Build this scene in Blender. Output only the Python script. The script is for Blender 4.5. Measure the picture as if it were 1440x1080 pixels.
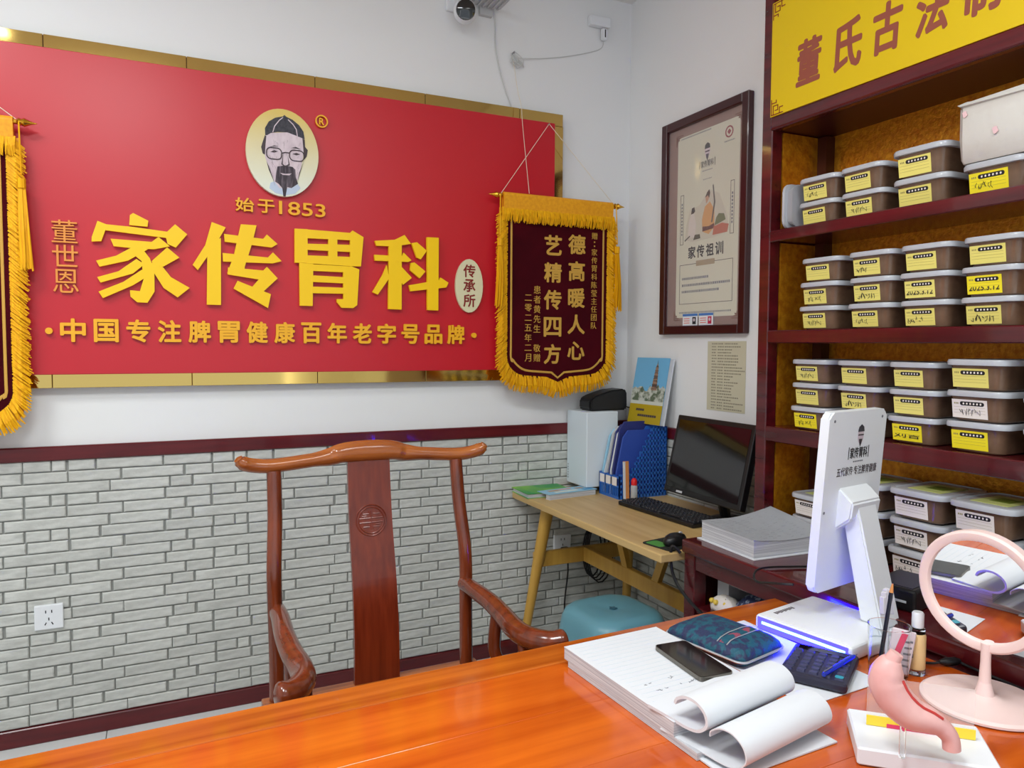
import bpy, bmesh, math, random
from mathutils import Vector, Matrix
from math import sin, cos, pi, radians as R

for o in list(bpy.data.objects): bpy.data.objects.remove(o)
scene = bpy.context.scene
COL = scene.collection
random.seed(7)

# ------------------------------------------------------------------ camera
cam_d = bpy.data.cameras.new('camera'); cam = bpy.data.objects.new('camera', cam_d); COL.objects.link(cam)
cam_d.sensor_width = 36; cam_d.lens = 26.0; cam_d.clip_start = 0.02
_yaw, _pit, _rol = R(25.2), R(-3.05), R(0.3)
_F = Vector((sin(_yaw)*cos(_pit), cos(_yaw)*cos(_pit), sin(_pit)))
_R0 = Vector((cos(_yaw), -sin(_yaw), 0)); _U0 = _R0.cross(_F)
_R = _R0*cos(_rol) + _U0*sin(_rol); _U = _U0*cos(_rol) - _R0*sin(_rol)
_m = Matrix((_R, _U, -_F)).transposed().to_4x4(); _m.translation = (0, 0, 1.4)
cam.matrix_world = _m
scene.camera = cam

# ------------------------------------------------------------------ world, lights, exposure
wd = bpy.data.worlds.new('world'); scene.world = wd; wd.use_nodes = True
wd.node_tree.nodes['Background'].inputs[0].default_value = (0.80, 0.90, 1.0, 1)
wd.node_tree.nodes['Background'].inputs[1].default_value = 1.1
def area(name, loc, size, power, col=(1, 1, 1), rot=(0, 0, 0), sy=None):
    l = bpy.data.lights.new(name, 'AREA'); l.energy = power; l.color = col; l.size = size
    if sy: l.shape = 'RECTANGLE'; l.size_y = sy
    o = bpy.data.objects.new(name, l); COL.objects.link(o); o.location = loc; o.rotation_euler = rot
    return o
area('ceiling_panel_light', (-0.25, 0.50, 2.98), 0.6, 36, (.97, 1, 1))
area('ceiling_panel_light', (1.0, 0.05, 2.98), 0.6, 13, (.97, 1, 1))
area('ceiling_panel_light', (-1.0, 1.55, 2.98), 0.6, 24, (.97, 1, 1))
area('shop_front_daylight', (-0.4, -2.55, 1.35), 3.2, 138, (.91, .97, 1), (R(-90), 0, 0), 2.2)
scene.view_settings.view_transform = 'Standard'
scene.view_settings.look = 'None'
scene.view_settings.gamma = 1
scene.view_settings.use_curve_mapping = False
scene.view_settings.exposure = 0.2

# ------------------------------------------------------------------ materials
def lin(c):
    return tuple(((v/255)/12.92 if v/255 <= .04045 else ((v/255+.055)/1.055)**2.4) for v in c)
MATS = {}
def mat(name, c, rough=.5, metal=0., spec=.5, coat=0., emit=0., trans=0., alpha=1., ior=1.45,
        c2=None, nscale=(5, 5, 5), ndet=4., nlo=.35, nhi=.65, bump=0., bscale=None, rnd=0., sheen=0.):
    if name in MATS: return MATS[name]
    m = bpy.data.materials.new(name); m.use_nodes = True; nt = m.node_tree; b = nt.nodes['Principled BSDF']
    col = lin(c) + (1,)
    b.inputs['Base Color'].default_value = col
    b.inputs['Roughness'].default_value = rough; b.inputs['Metallic'].default_value = metal
    b.inputs['Specular IOR Level'].default_value = spec; b.inputs['Coat Weight'].default_value = coat
    b.inputs['Coat Roughness'].default_value = .05
    b.inputs['Transmission Weight'].default_value = trans; b.inputs['Alpha'].default_value = alpha; b.inputs['IOR'].default_value = ior
    b.inputs['Sheen Weight'].default_value = sheen
    if emit: b.inputs['Emission Color'].default_value = col; b.inputs['Emission Strength'].default_value = emit
    out = None
    if c2 is not None or bump:
        tc = nt.nodes.new('ShaderNodeTexCoord'); mp = nt.nodes.new('ShaderNodeMapping')
        nt.links.new(tc.outputs['Object'], mp.inputs[0]); mp.inputs['Scale'].default_value = nscale
        nz = nt.nodes.new('ShaderNodeTexNoise'); nz.inputs['Scale'].default_value = 1; nz.inputs['Detail'].default_value = ndet
        nt.links.new(mp.outputs[0], nz.inputs['Vector'])
        if c2 is not None:
            rp = nt.nodes.new('ShaderNodeValToRGB'); rp.color_ramp.elements[0].position = nlo; rp.color_ramp.elements[1].position = nhi
            rp.color_ramp.elements[0].color = col; rp.color_ramp.elements[1].color = lin(c2) + (1,)
            nt.links.new(nz.outputs['Fac'], rp.inputs[0]); out = rp.outputs[0]
        if bump:
            bp = nt.nodes.new('ShaderNodeBump'); bp.inputs['Strength'].default_value = bump; bp.inputs['Distance'].default_value = .004
            src = nz
            if bscale:
                src = nt.nodes.new('ShaderNodeTexNoise'); src.inputs['Scale'].default_value = bscale; src.inputs['Detail'].default_value = 3
                nt.links.new(tc.outputs['Object'], src.inputs['Vector'])
            nt.links.new(src.outputs['Fac'], bp.inputs['Height']); nt.links.new(bp.outputs[0], b.inputs['Normal'])
    if rnd:
        oi = nt.nodes.new('ShaderNodeObjectInfo'); hs = nt.nodes.new('ShaderNodeHueSaturation'); ma = nt.nodes.new('ShaderNodeMapRange')
        ma.inputs[3].default_value = 1-rnd; ma.inputs[4].default_value = 1+rnd
        nt.links.new(oi.outputs['Random'], ma.inputs[0]); nt.links.new(ma.outputs[0], hs.inputs['Value'])
        if out: nt.links.new(out, hs.inputs['Color'])
        else: hs.inputs['Color'].default_value = col
        out = hs.outputs[0]
    if out: nt.links.new(out, b.inputs['Base Color'])
    MATS[name] = m
    return m

m_wall = mat('wall_paint', (236, 238, 238), .75, bump=.05, bscale=60)
m_mortar = mat('brick_mortar', (150, 152, 148), .9)
m_brick = mat('grey_brick', (182, 184, 179), .8, c2=(205, 207, 202), nscale=(18, 18, 60), bump=.25, bscale=90, rnd=.07)
m_tile = mat('floor_tile', (222, 226, 226), .18, coat=.3, c2=(212, 216, 216), nscale=(3, 3, 3))
m_grout = mat('grout', (120, 122, 120), .9)
m_ceil = mat('ceiling_paint', (240, 240, 238), .8)
m_trim = mat('rosewood_trim', (98, 22, 27), .3, c2=(80, 16, 22), nscale=(4, 30, 40), coat=.2)
m_shelf = mat('rosewood_shelf', (92, 20, 26), .22, c2=(66, 14, 19), nscale=(20, 2, 30), coat=.35)
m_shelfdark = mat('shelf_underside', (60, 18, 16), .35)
m_goldfoil = mat('gold_foil', (214, 146, 30), .38, metal=.55, c2=(184, 110, 16), nscale=(60, 60, 60), bump=.55, bscale=110)
m_red = mat('red_panel', (196, 22, 38), .36, spec=.6, bump=.01, bscale=200)
m_goldmir = mat('gold_mirror', (200, 168, 96), .07, metal=1, bump=.02, bscale=3)
m_goldseam = mat('gold_seam', (70, 52, 22), .5)
m_letter = mat('yellow_letter', (252, 206, 0), .4)
m_letter2 = mat('amber_letter', (244, 178, 30), .4)
m_letthin = mat('thin_letter', (232, 150, 60), .4)
m_oval = None
m_black = mat('print_black', (28, 26, 30), .6)
m_cap = mat('portrait_cap', (48, 48, 56), .6, c2=(70, 70, 78), nscale=(90, 90, 90))
m_skin = mat('portrait_paper_face', (222, 208, 214), .6, c2=(206, 190, 198), nscale=(60, 60, 30))
m_beard = mat('portrait_beard', (58, 50, 58), .6, c2=(120, 110, 120), nscale=(160, 160, 20), nlo=.45, nhi=.75)
m_collar = mat('portrait_collar', (190, 206, 226), .6)
m_line = mat('portrait_line', (70, 60, 64), .6)
m_cream = mat('cream_badge', (220, 216, 178), .4)
m_maroontext = mat('maroon_text', (130, 30, 26), .5)
m_velvet = mat('maroon_velvet', (74, 3, 16), .9, spec=.15, c2=(58, 2, 12), nscale=(6, 6, 6))
m_fringe = mat('golden_fringe', (250, 190, 10), .6, c2=(228, 160, 8), nscale=(120, 120, 6), spec=.3)
m_sleeve = mat('golden_cloth', (244, 172, 22), .55, c2=(232, 156, 16), nscale=(80, 80, 80))
m_goldtext = mat('gold_embroidery', (206, 160, 66), .5)
m_goldmetal = mat('brass', (214, 160, 50), .25, metal=1)
m_string = mat('white_string', (232, 222, 200), .7)
m_frame = mat('dark_frame', (62, 18, 22), .3, coat=.2)
m_mat = mat('poster_mount', (150, 118, 108), .5, c2=(140, 108, 100), nscale=(3, 3, 3))
m_poster = mat('poster_paper', (216, 214, 194), .5)
m_whitepl = mat('white_plastic', (232, 236, 240), .32)
m_paper = mat('white_paper', (216, 220, 225), .7)
m_paperedge = mat('page_edges', (214, 216, 218), .8, c2=(170, 172, 178), nscale=(4, 4, 900), nlo=.4, nhi=.6)
m_ink = mat('ink_grey', (120, 122, 130), .7)
m_blackpl = mat('black_plastic', (20, 20, 22), .35)
m_screen = mat('screen_glass', (10, 10, 12), .08, coat=.6)
m_keys = mat('black_keys', (34, 34, 38), .5)
m_oak = mat('pale_oak', (206, 176, 118), .42, c2=(188, 154, 96), nscale=(26, 1.6, 26), nlo=.35, nhi=.7, coat=.08)
m_oakleg = mat('golden_oak', (204, 160, 72), .4, c2=(190, 144, 60), nscale=(30, 30, 3), coat=.08)
m_chair = mat('chair_wood', (124, 54, 24), .2, c2=(90, 36, 14), nscale=(45, 45, 4), coat=.4, nlo=.3, nhi=.7)
m_chairx = mat('chair_wood_long', (172, 98, 40), .2, c2=(122, 58, 20), nscale=(4, 45, 45), coat=.4, nlo=.3, nhi=.7)
m_splat = mat('chair_splat', (124, 46, 22), .24, c2=(96, 32, 14), nscale=(60, 60, 3), coat=.35, nlo=.3, nhi=.7)
m_desk = mat('desk_wood', (216, 104, 26), .15, c2=(172, 64, 12), nscale=(1.6, 22, 22), ndet=6, nlo=.3, nhi=.72, coat=.35)
m_deskrail = mat('desk_rail', (204, 108, 30), .15, c2=(154, 66, 16), nscale=(1.4, 34, 34), ndet=6, nlo=.3, nhi=.7, coat=.35)
m_teal = mat('teal_plastic', (104, 160, 176), .35)
m_tub = mat('herb_tub', (118, 92, 72), .22, c2=(84, 62, 48), nscale=(12, 12, 12), coat=.2)
m_lid = mat('clear_lid', (206, 210, 216), .25, trans=.25, coat=.2)
m_label = mat('yellow_label', (234, 222, 120), .6, rnd=.05)
m_labelw = mat('white_label', (236, 228, 222), .6)
m_labelbr = mat('bright_label', (246, 228, 40), .6)
m_blue = mat('blue_plastic', (44, 104, 190), .4)
m_navy = mat('navy_folder', (46, 54, 118), .5)
m_ltblue = mat('light_blue', (150, 200, 226), .5)
m_grey = mat('grey_card', (186, 190, 194), .6)
m_redpl = mat('red_cap', (216, 30, 34), .4)
m_orangewood = mat('ruler_wood', (210, 140, 80), .5)
m_pink = mat('pale_pink_plastic', (240, 212, 206), .3)
m_mirror = mat('mirror_glass', (245, 245, 245), .01, metal=1)
m_stomach = mat('stomach_pink', (232, 182, 176), .4, c2=(222, 166, 162), nscale=(20, 20, 20))
m_vein = mat('vein_red', (196, 60, 56), .4)
m_clear = mat('clear_plastic', (245, 248, 250), .05, trans=1, ior=1.3, spec=.5)
m_led = mat('led_strip', (120, 200, 255), .5, emit=5)
m_glow = mat('added_blue_glow', (5, 4, 255), .4, emit=115)  # emission stands in for the strip's blue light on the base sides
m_brocade = mat('teal_brocade', (24, 84, 104), .6, c2=(40, 50, 84), nscale=(70, 70, 70), nlo=.45, nhi=.55, bump=.5, bscale=140)
m_brocade2 = mat('brocade_pattern', (150, 70, 90), .6, c2=(20, 80, 100), nscale=(40, 40, 40), nlo=.48, nhi=.52)
m_silver = mat('silver_piping', (196, 200, 204), .35, metal=.5)
m_phone = mat('phone_glass', (18, 18, 20), .06, coat=.5)
m_phoneedge = mat('phone_edge', (120, 116, 108), .3, metal=.8)
m_calc = mat('calculator_body', (42, 42, 60), .4)
m_calckey = mat('calculator_key', (60, 62, 90), .4)
m_steel = mat('steel', (170, 170, 175), .3, metal=1)
m_cable = mat('black_cable', (18, 18, 20), .5)
m_cablew = mat('white_cable', (206, 208, 206), .5)
m_yel = mat('header_yellow', (224, 192, 0), .45)
m_hdrtext = mat('header_text', (150, 78, 60), .5)
m_green = mat('booklet_green', (20, 150, 70), .35, c2=(140, 200, 40), nscale=(7, 3, 1), nlo=.4, nhi=.62)
m_sky = mat('cover_sky', (110, 176, 216), .35)
m_olive = mat('cover_olive', (176, 152, 28), .4)
m_tree = mat('cover_trees', (90, 104, 84), .5, c2=(190, 196, 186), nscale=(40, 40, 40), nlo=.45, nhi=.6)
m_pagoda = mat('cover_pagoda', (84, 70, 66), .5, c2=(150, 120, 100), nscale=(8, 8, 120), nlo=.45, nhi=.55)
m_bag = mat('floral_bag', (232, 226, 218), .6)
m_pinkprint = mat('pink_print', (226, 60, 100), .5)
m_tan = mat('concealer_tan', (232, 198, 140), .35)
m_greymetal = mat('grey_bracket', (196, 198, 200), .5)

# ------------------------------------------------------------------ mesh helpers
ORG = {}
def thing(name, label, cat, loc=(0, 0, 0), rotz=0., group=None):
    o = bpy.data.objects.new(name, None); COL.objects.link(o); o.location = loc; o.rotation_euler = (0, 0, rotz)
    o.empty_display_size = .05
    o['label'] = label; o['category'] = cat
    if group: o['group'] = group
    ORG[o.name] = Vector(loc)
    return o
def tag(o, label, cat, group=None):
    o['label'] = label; o['category'] = cat
    if group: o['group'] = group
    return o
def ob(name, bm, m, parent=None, w=False, smooth=None, label=None):
    """link a bmesh / mesh as one object; w=True: coordinates are world, parent is unrotated"""
    if isinstance(bm, bmesh.types.BMesh):
        bmesh.ops.recalc_face_normals(bm, faces=bm.faces)
        me = bpy.data.meshes.new(name); bm.to_mesh(me); bm.free()
    else: me = bm
    if not me.materials: me.materials.append(m)
    o = bpy.data.objects.new(name, me); COL.objects.link(o)
    if parent is not None:
        o.parent = parent; org = ORG.get(parent.name, Vector((0, 0, 0)))
        if w: me.transform(Matrix.Translation(-org))
        ORG[o.name] = org
    if smooth is not None:
        for p in me.polygons: p.use_smooth = True
        me.set_sharp_from_angle(angle=smooth)
    if label: o['label'] = label
    return o
def solo(name, bm, m, label, cat, loc=None, group=None, smooth=None):
    """a thing that is one mesh; world coordinates, origin moved to loc"""
    o = ob(name, bm, m, None, smooth=smooth)
    if loc is not None:
        o.data.transform(Matrix.Translation(-Vector(loc))); o.location = loc
    return tag(o, label, cat, group)
def struct(o): o['kind'] = 'structure'; return o
def NB(): return bmesh.new()
def box(bm, x0, x1, y0, y1, z0, z1, bev=0., seg=1, M=None):
    g = bmesh.ops.create_cube(bm, size=1)
    vs = g['verts']
    for v in vs: v.co = Vector(((x0+x1)/2+v.co.x*(x1-x0), (y0+y1)/2+v.co.y*(y1-y0), (z0+z1)/2+v.co.z*(z1-z0)))
    if bev:
        es = list({e for v in vs for e in v.link_edges})
        r = bmesh.ops.bevel(bm, geom=es, offset=bev, segments=seg, profile=.5, affect='EDGES', clamp_overlap=True)
        vs = list({v for f in r['faces'] for v in f.verts} | {v for v in vs if v.is_valid})
    if M is not None: bmesh.ops.transform(bm, matrix=M, verts=vs)
    return vs
def bx(x0, x1, y0, y1, z0, z1, bev=0., seg=1, M=None):
    bm = NB(); box(bm, x0, x1, y0, y1, z0, z1, bev, seg, M); return bm
def fr(d, up=Vector((0, 0, 1))):
    d = d.normalized()
    if abs(d.dot(up)) > .99: up = Vector((1, 0, 0))
    a = d.cross(up).normalized(); b = a.cross(d).normalized()
    return a, b
def tube(bm, pts, rad, n=10, cap=True, up=Vector((0, 0, 1)), sq=None):
    """tube along pts; rad a number, list, or list of (ra, rb)"""
    pts = [Vector(p) for p in pts]; rings = []
    for i, p in enumerate(pts):
        d = (pts[min(i+1, len(pts)-1)]-pts[max(i-1, 0)]).normalized()
        if i == 0: a, b = fr(d, up)
        else: a = (a-d*a.dot(d)).normalized(); b = a.cross(d).normalized()
        r = rad[i] if isinstance(rad, (list, tuple)) else rad
        ra, rb = r if isinstance(r, (list, tuple)) else (r, r)
        ring = []
        for k in range(n):
            t = 2*pi*k/n; cx, cy = cos(t), sin(t)
            if sq:
                cx = math.copysign(abs(cx)**sq, cx); cy = math.copysign(abs(cy)**sq, cy)
            ring.append(bm.verts.new(p+a*cx*ra+b*cy*rb))
        rings.append(ring)
    for r0, r1 in zip(rings, rings[1:]):
        for k in range(n): bm.faces.new((r0[k], r0[(k+1) % n], r1[(k+1) % n], r1[k]))
    if cap: bm.faces.new(rings[0][::-1]); bm.faces.new(rings[-1])
    return bm
def tb(pts, rad, n=10, **k): return tube(NB(), pts, rad, n, **k)
def smoothpath(pts, sub=6):
    """Catmull-Rom through pts (any dimension)"""
    P = [Vector(p) for p in pts]; out = []
    for i in range(len(P)-1):
        p0 = P[max(i-1, 0)]; p1 = P[i]; p2 = P[i+1]; p3 = P[min(i+2, len(P)-1)]
        for k in range(sub):
            t = k/sub
            out.append(.5*((2*p1)+(p2-p0)*t+(2*p0-5*p1+4*p2-p3)*t*t+(3*p1-p0-3*p2+p3)*t*t*t))
    out.append(P[-1]); return out
def lathe(prof, c=(0, 0, 0), n=24, axis=None, cap=True):
    bm = NB(); rings = []; c = Vector(c)
    ax = Vector(axis).normalized() if axis else Vector((0, 0, 1))
    a, b = fr(ax) if axis else (Vector((1, 0, 0)), Vector((0, 1, 0)))
    for r, h in prof:
        rings.append([bm.verts.new(c+a*r*cos(2*pi*k/n)+b*r*sin(2*pi*k/n)+ax*h) for k in range(n)])
    for r0, r1 in zip(rings, rings[1:]):
        for k in range(n): bm.faces.new((r0[k], r0[(k+1) % n], r1[(k+1) % n], r1[k]))
    if cap: bm.faces.new(rings[0][::-1]); bm.faces.new(rings[-1])
    return bm
def prism(bm, pts, d):
    """closed polygon of 3D points extruded by vector d"""
    d = Vector(d); v0 = [bm.verts.new(Vector(p)) for p in pts]; v1 = [bm.verts.new(Vector(p)+d) for p in pts]
    n = len(pts); bm.faces.new(v0[::-1]); bm.faces.new(v1)
    for k in range(n): bm.faces.new((v0[k], v0[(k+1) % n], v1[(k+1) % n], v1[k]))
    return bm
def rrect(w, h, r, n=4):
    out = []
    for cx, cy, a0 in ((w/2-r, h/2-r, 0), (-w/2+r, h/2-r, 90), (-w/2+r, -h/2+r, 180), (w/2-r, -h/2+r, 270)):
        for k in range(n+1):
            a = R(a0+90*k/n); out.append((cx+r*cos(a), cy+r*sin(a)))
    return out
def loft(secs, cap=True):
    bm = NB(); rings = [[bm.verts.new(Vector(p)) for p in s] for s in secs]; n = len(secs[0])
    for r0, r1 in zip(rings, rings[1:]):
        for k in range(n): bm.faces.new((r0[k], r0[(k+1) % n], r1[(k+1) % n], r1[k]))
    if cap: bm.faces.new(rings[0][::-1]); bm.faces.new(rings[-1])
    return bm
def ribbon(bm, prof, x0, x1, th, M=None):
    """curled sheet: profile (y,z) swept along x, thickness th"""
    pr = [Vector((0, p[0], p[1])) for p in prof]; outer = []; inner = []
    for i, p in enumerate(pr):
        d = (pr[min(i+1, len(pr)-1)]-pr[max(i-1, 0)]).normalized(); nrm = Vector((0, -d.z, d.y))
        inner.append(p); outer.append(p+nrm*th)
    loop = inner+outer[::-1]
    vs = []
    for x in (x0, x1): vs.append([bm.verts.new((x, p.y, p.z)) for p in loop])
    n = len(loop); m = len(pr)
    for k in range(n): bm.faces.new((vs[0][k], vs[0][(k+1) % n], vs[1][(k+1) % n], vs[1][k]))
    for s in vs:
        for k in range(m-1): bm.faces.new((s[k], s[k+1], s[n-2-k], s[n-1-k]))
    if M is not None: bmesh.ops.transform(bm, matrix=M, verts=[v for s in vs for v in s])
    return bm

# ------------------------------------------------------------------ text: glyph meshes made once, then fitted
GLY = {}
def glyphs(keys):
    tmp = []
    for s, off in keys:
        if (s, off) in GLY: continue
        cu = bpy.data.curves.new('t', 'FONT'); cu.body = s; cu.size = 1; cu.offset = off; cu.resolution_u = 3
        o = bpy.data.objects.new('t', cu); COL.objects.link(o); tmp.append((s, off, o))
    bpy.context.view_layer.update(); dg = bpy.context.evaluated_depsgraph_get()
    for s, off, o in tmp:
        me = bpy.data.meshes.new_from_object(o.evaluated_get(dg))
        vs = [v.co.copy() for v in me.vertices]; fs = [tuple(p.vertices) for p in me.polygons]
        if not vs: vs = [Vector((0, 0, 0))]
        x0 = min(v.x for v in vs); x1 = max(v.x for v in vs); y0 = min(v.y for v in vs); y1 = max(v.y for v in vs)
        GLY[(s, off)] = ([((v.x-(x0+x1)/2)/max(x1-x0, 1e-6), (v.y-(y0+y1)/2)/max(y1-y0, 1e-6)) for v in vs], fs, (x1-x0)/max(y1-y0, 1e-6))
        bpy.data.meshes.remove(me)
    for s, off, o in tmp:
        cu = o.data; bpy.data.objects.remove(o); bpy.data.curves.remove(cu)
def text(name, s, c, U, V, w=None, h=None, m=None, parent=None, d=0., off=0., shear=0., world=True):
    """string s fitted in a w x h box centred on c, axes U (right) and V (up); d = raised depth; off thickens the strokes"""
    if (s, 0.) not in GLY: glyphs([(s, 0.)])
    vs, fs, asp = GLY[(s, 0.)]
    if w is None: w = h*asp
    if h is None: h = w/asp
    c = Vector(c); U = Vector(U).normalized(); V = Vector(V).normalized(); N = U.cross(V)
    me = bpy.data.meshes.new(name); q = off*h; co2 = []; fs2 = []
    sh = [(0, 0)] if not off else [(-q, 0), (q, 0), (0, q), (0, -q), (-.7*q, .7*q), (.7*q, .7*q), (-.7*q, -.7*q), (.7*q, -.7*q)]
    w -= 2*q; h -= 2*q
    for i, (ox, oy) in enumerate(sh):
        dd = d+.00002*i
        co = [c+U*(x*w+shear*y*h+ox)+V*(y*h+oy)+N*dd for x, y in vs]; b0 = len(co2); n = len(co)
        co2 += co; fs2 += [tuple(k+b0 for k in f) for f in fs]
        if d:
            co2 += [p-N*dd for p in co]; cnt = set()
            for f in fs:
                for a, b in zip(f, f[1:]+f[:1]): cnt.add((a, b))
            fs2 += [(b+b0, a+b0, a+n+b0, b+n+b0) for (a, b) in cnt if (b, a) not in cnt]
    me.from_pydata(co2, [], fs2)
    return ob(name, me, m, parent, w=world)
XU, ZU, YD = Vector((1, 0, 0)), Vector((0, 0, 1)), Vector((0, -1, 0))
glyphs([(c, 0.) for c in '董世恩始于传承所德高暖人心艺精传四方氏古法制家祖训赠胃科陈莹主任团队患者黄先生敬二零五年月中国专注脾健康百老字号品牌'] + [(c, 0.) for c in ('1853', 'R', '家传胃科', '2025.3.12')])
# ================================================================== the room
W, XR, ZC, XL, YR = 2.993, 2.02, 3.0, -2.4, -2.7
struct(ob('floor', bx(XL-.1, XR+.1, YR-.1, W+.1, -.1, -.004), m_grout))
floor = bpy.data.objects['floor']
tile_me = bpy.data.meshes.new('tile'); _b = bx(-.2985, .2985, -.2985, .2985, -.012, 0, .001); _b.to_mesh(tile_me); _b.free(); tile_me.materials.append(m_tile)
for i in range(8):
    for j in range(10):
        x = XR-.02-.3-i*.6+.19; y = W-.3-j*.6
        if x-.3 < XL or x > XR-.05: 
            if x-.3 < XL: continue
        t = bpy.data.objects.new('tile', tile_me); COL.objects.link(t); t.location = (x, y, 0); t.parent = floor
struct(ob('ceiling', bx(XL-.1, XR+.1, YR-.1, W+.1, ZC, ZC+.1), m_ceil))
wb = struct(ob('wall_back', bx(XL-.1, XR+.1, W, W+.12, 0, ZC), m_wall))
wr = struct(ob('wall_right', bx(XR, XR+.12, YR-.1, W, 0, ZC), m_wall))
struct(ob('wall_left', bx(XL-.12, XL, YR-.1, W, 0, ZC), m_wall))
# rear wall with the shop-front opening (daylight)
bm = NB(); box(bm, XL, XR, YR-.12, YR, 2.5, ZC); box(bm, XL, -2.05, YR-.12, YR, 0, 2.5); box(bm, 1.25, XR, YR-.12, YR, 0, 2.5); box(bm, -2.05, 1.25, YR-.12, YR, 0, .2)
struct(ob('wall_rear', bm, m_wall))
struct(ob('trim_1', bx(XL, XR, W-.022, W, .990, 1.040, .004), m_trim))
struct(ob('trim_2', bx(XR-.022, XR, 1.86, W-.022, .990, 1.040, .004), m_trim))
struct(ob('baseboard_back', bx(XL, XR, W-.024, W, 0, .062, .003), m_trim))
struct(ob('baseboard_right', bx(XR-.024, XR, 1.0, W-.024, 0, .062, .003), m_trim))
# brick facing under the rail: bricks are parts of the wall, mortar behind them
mortar = ob('mortar', bx(XL, XR, W-.006, W-.001, .06, .992), m_mortar, wb)
mortar2 = ob('mortar', bx(XR-.006, XR-.001, 1.70, W-.006, .06, .992), m_mortar, wr)
ROWH = .0404
PAT = [[.049, .21, .562, .838, .973], [.054, .335, .681, .838], [.27, .595, .73]]
def brick_mesh(l, h=.0362, d=.0105, axis='x'):
    bm = NB(); r = .0035
    f = [(-l/2, -h/2), (l/2, -h/2), (l/2, h/2), (-l/2, h/2)]; g = [(-l/2+r, -h/2+r), (l/2-r, -h/2+r), (l/2-r, h/2-r), (-l/2+r, h/2-r)]
    P3 = (lambda u, v, q: (u, -q, v)) if axis == 'x' else (lambda u, v, q: (-q, -u, v))
    a = [bm.verts.new(P3(u, v, 0)) for u, v in f]; b = [bm.verts.new(P3(u, v, d-r*.8)) for u, v in f]; c = [bm.verts.new(P3(u, v, d)) for u, v in g]
    for s, t in ((a, b), (b, c)):
        for k in range(4): bm.faces.new((s[k], s[(k+1) % 4], t[(k+1) % 4], t[k]))
    bm.faces.new(c); bm.faces.new(a[::-1])
    bmesh.ops.recalc_face_normals(bm, faces=bm.faces)
    me = bpy.data.meshes.new('brick'); bm.to_mesh(me); bm.free(); me.materials.append(m_brick); return me
BM = {}
def lay_bricks(parent, s0, s1, seam, axis, place, keyf, limit=300):
    todo = []
    for r in range(23):
        z = .062+ROWH*(r+.5)
        pat = PAT[(22-r) % 3]; joints = []
        k0 = int((s0-seam)/.6)-2
        for k in range(k0, k0+12):
            joints += [seam+.6*(k+f)+random.uniform(-.004, .004) for f in pat]
        joints = sorted(joints)
        for a, b in zip(joints, joints[1:]):
            a2, b2 = max(a, s0), min(b, s1)
            if b2-a2 < .02: continue
            todo.append((round((b2-a2-.006)/.01)*.01, (a2+b2)/2, z))
    todo.sort(key=keyf); rest = []
    for n, (l, s, z) in enumerate(todo):
        l = max(l, .02); key = (round(l, 2), axis)
        if n < limit:
            if key not in BM: BM[key] = brick_mesh(key[0], axis=axis)
            o = bpy.data.objects.new('brick', BM[key]); COL.objects.link(o); o.location = place(s, z+random.uniform(-.0006, .0006), random.uniform(0, .0015)); o.parent = parent
        else: rest.append((l, s, z))
    if rest:
        bm = NB()
        for l, s, z in rest:
            if (l, 'r', axis) not in BM: BM[(l, 'r', axis)] = brick_mesh(l, axis=axis)
            n0 = len(bm.verts); bm.from_mesh(BM[(l, 'r', axis)]); bm.verts.ensure_lookup_table()
            off = Vector(place(s, z, 0))
            for v in bm.verts[n0:]: v.co += off
        o = ob('brick_courses', bm, m_brick, parent); o['kind'] = 'stuff'
lay_bricks(wb, -1.3, XR-.006, .254, 'x', lambda s, z, q: (s, W-.005+q*.3, z), lambda t: abs(t[1]-.55)-t[0])
lay_bricks(wr, -(W-.03), -1.70, -2.9, 'y', lambda s, z, q: (XR-.005+q*.3, -s, z), lambda t: t[1], 260)

# ================================================================== the big red wall sign
sg = thing('wall_sign', 'long red wall sign with gold mirror border and raised yellow characters', 'sign', (.42, W, 1.243))
ob('red_panel', bx(-.745, 1.582, W-.066, W-.004, 1.290, 2.376, .002), m_red, sg, True, label='satin red panel')
ob('backing', bx(-.797, 1.634, W-.034, W-.002, 1.245, 2.425), m_goldseam, sg, True)
segs = [-.80, -.347, .092, .545, .99, 1.42, 1.636]
for a, b in zip(segs, segs[1:]):
    ob('mirror_strip', bx(a+.001, b-.001, W-.040, W-.0335, 2.374, 2.427, .001), m_goldmir, sg, True)
    ob('mirror_strip', bx(a+.001, b-.001, W-.040, W-.0335, 1.243, 1.292, .001), m_goldmir, sg, True)
for x0, x1 in ((-.80, -.745), (1.583, 1.636)):
    ob('mirror_strip', bx(x0, x1, W-.041, W-.0335, 1.293, 2.373, .001), m_goldmir, sg, True)
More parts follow.
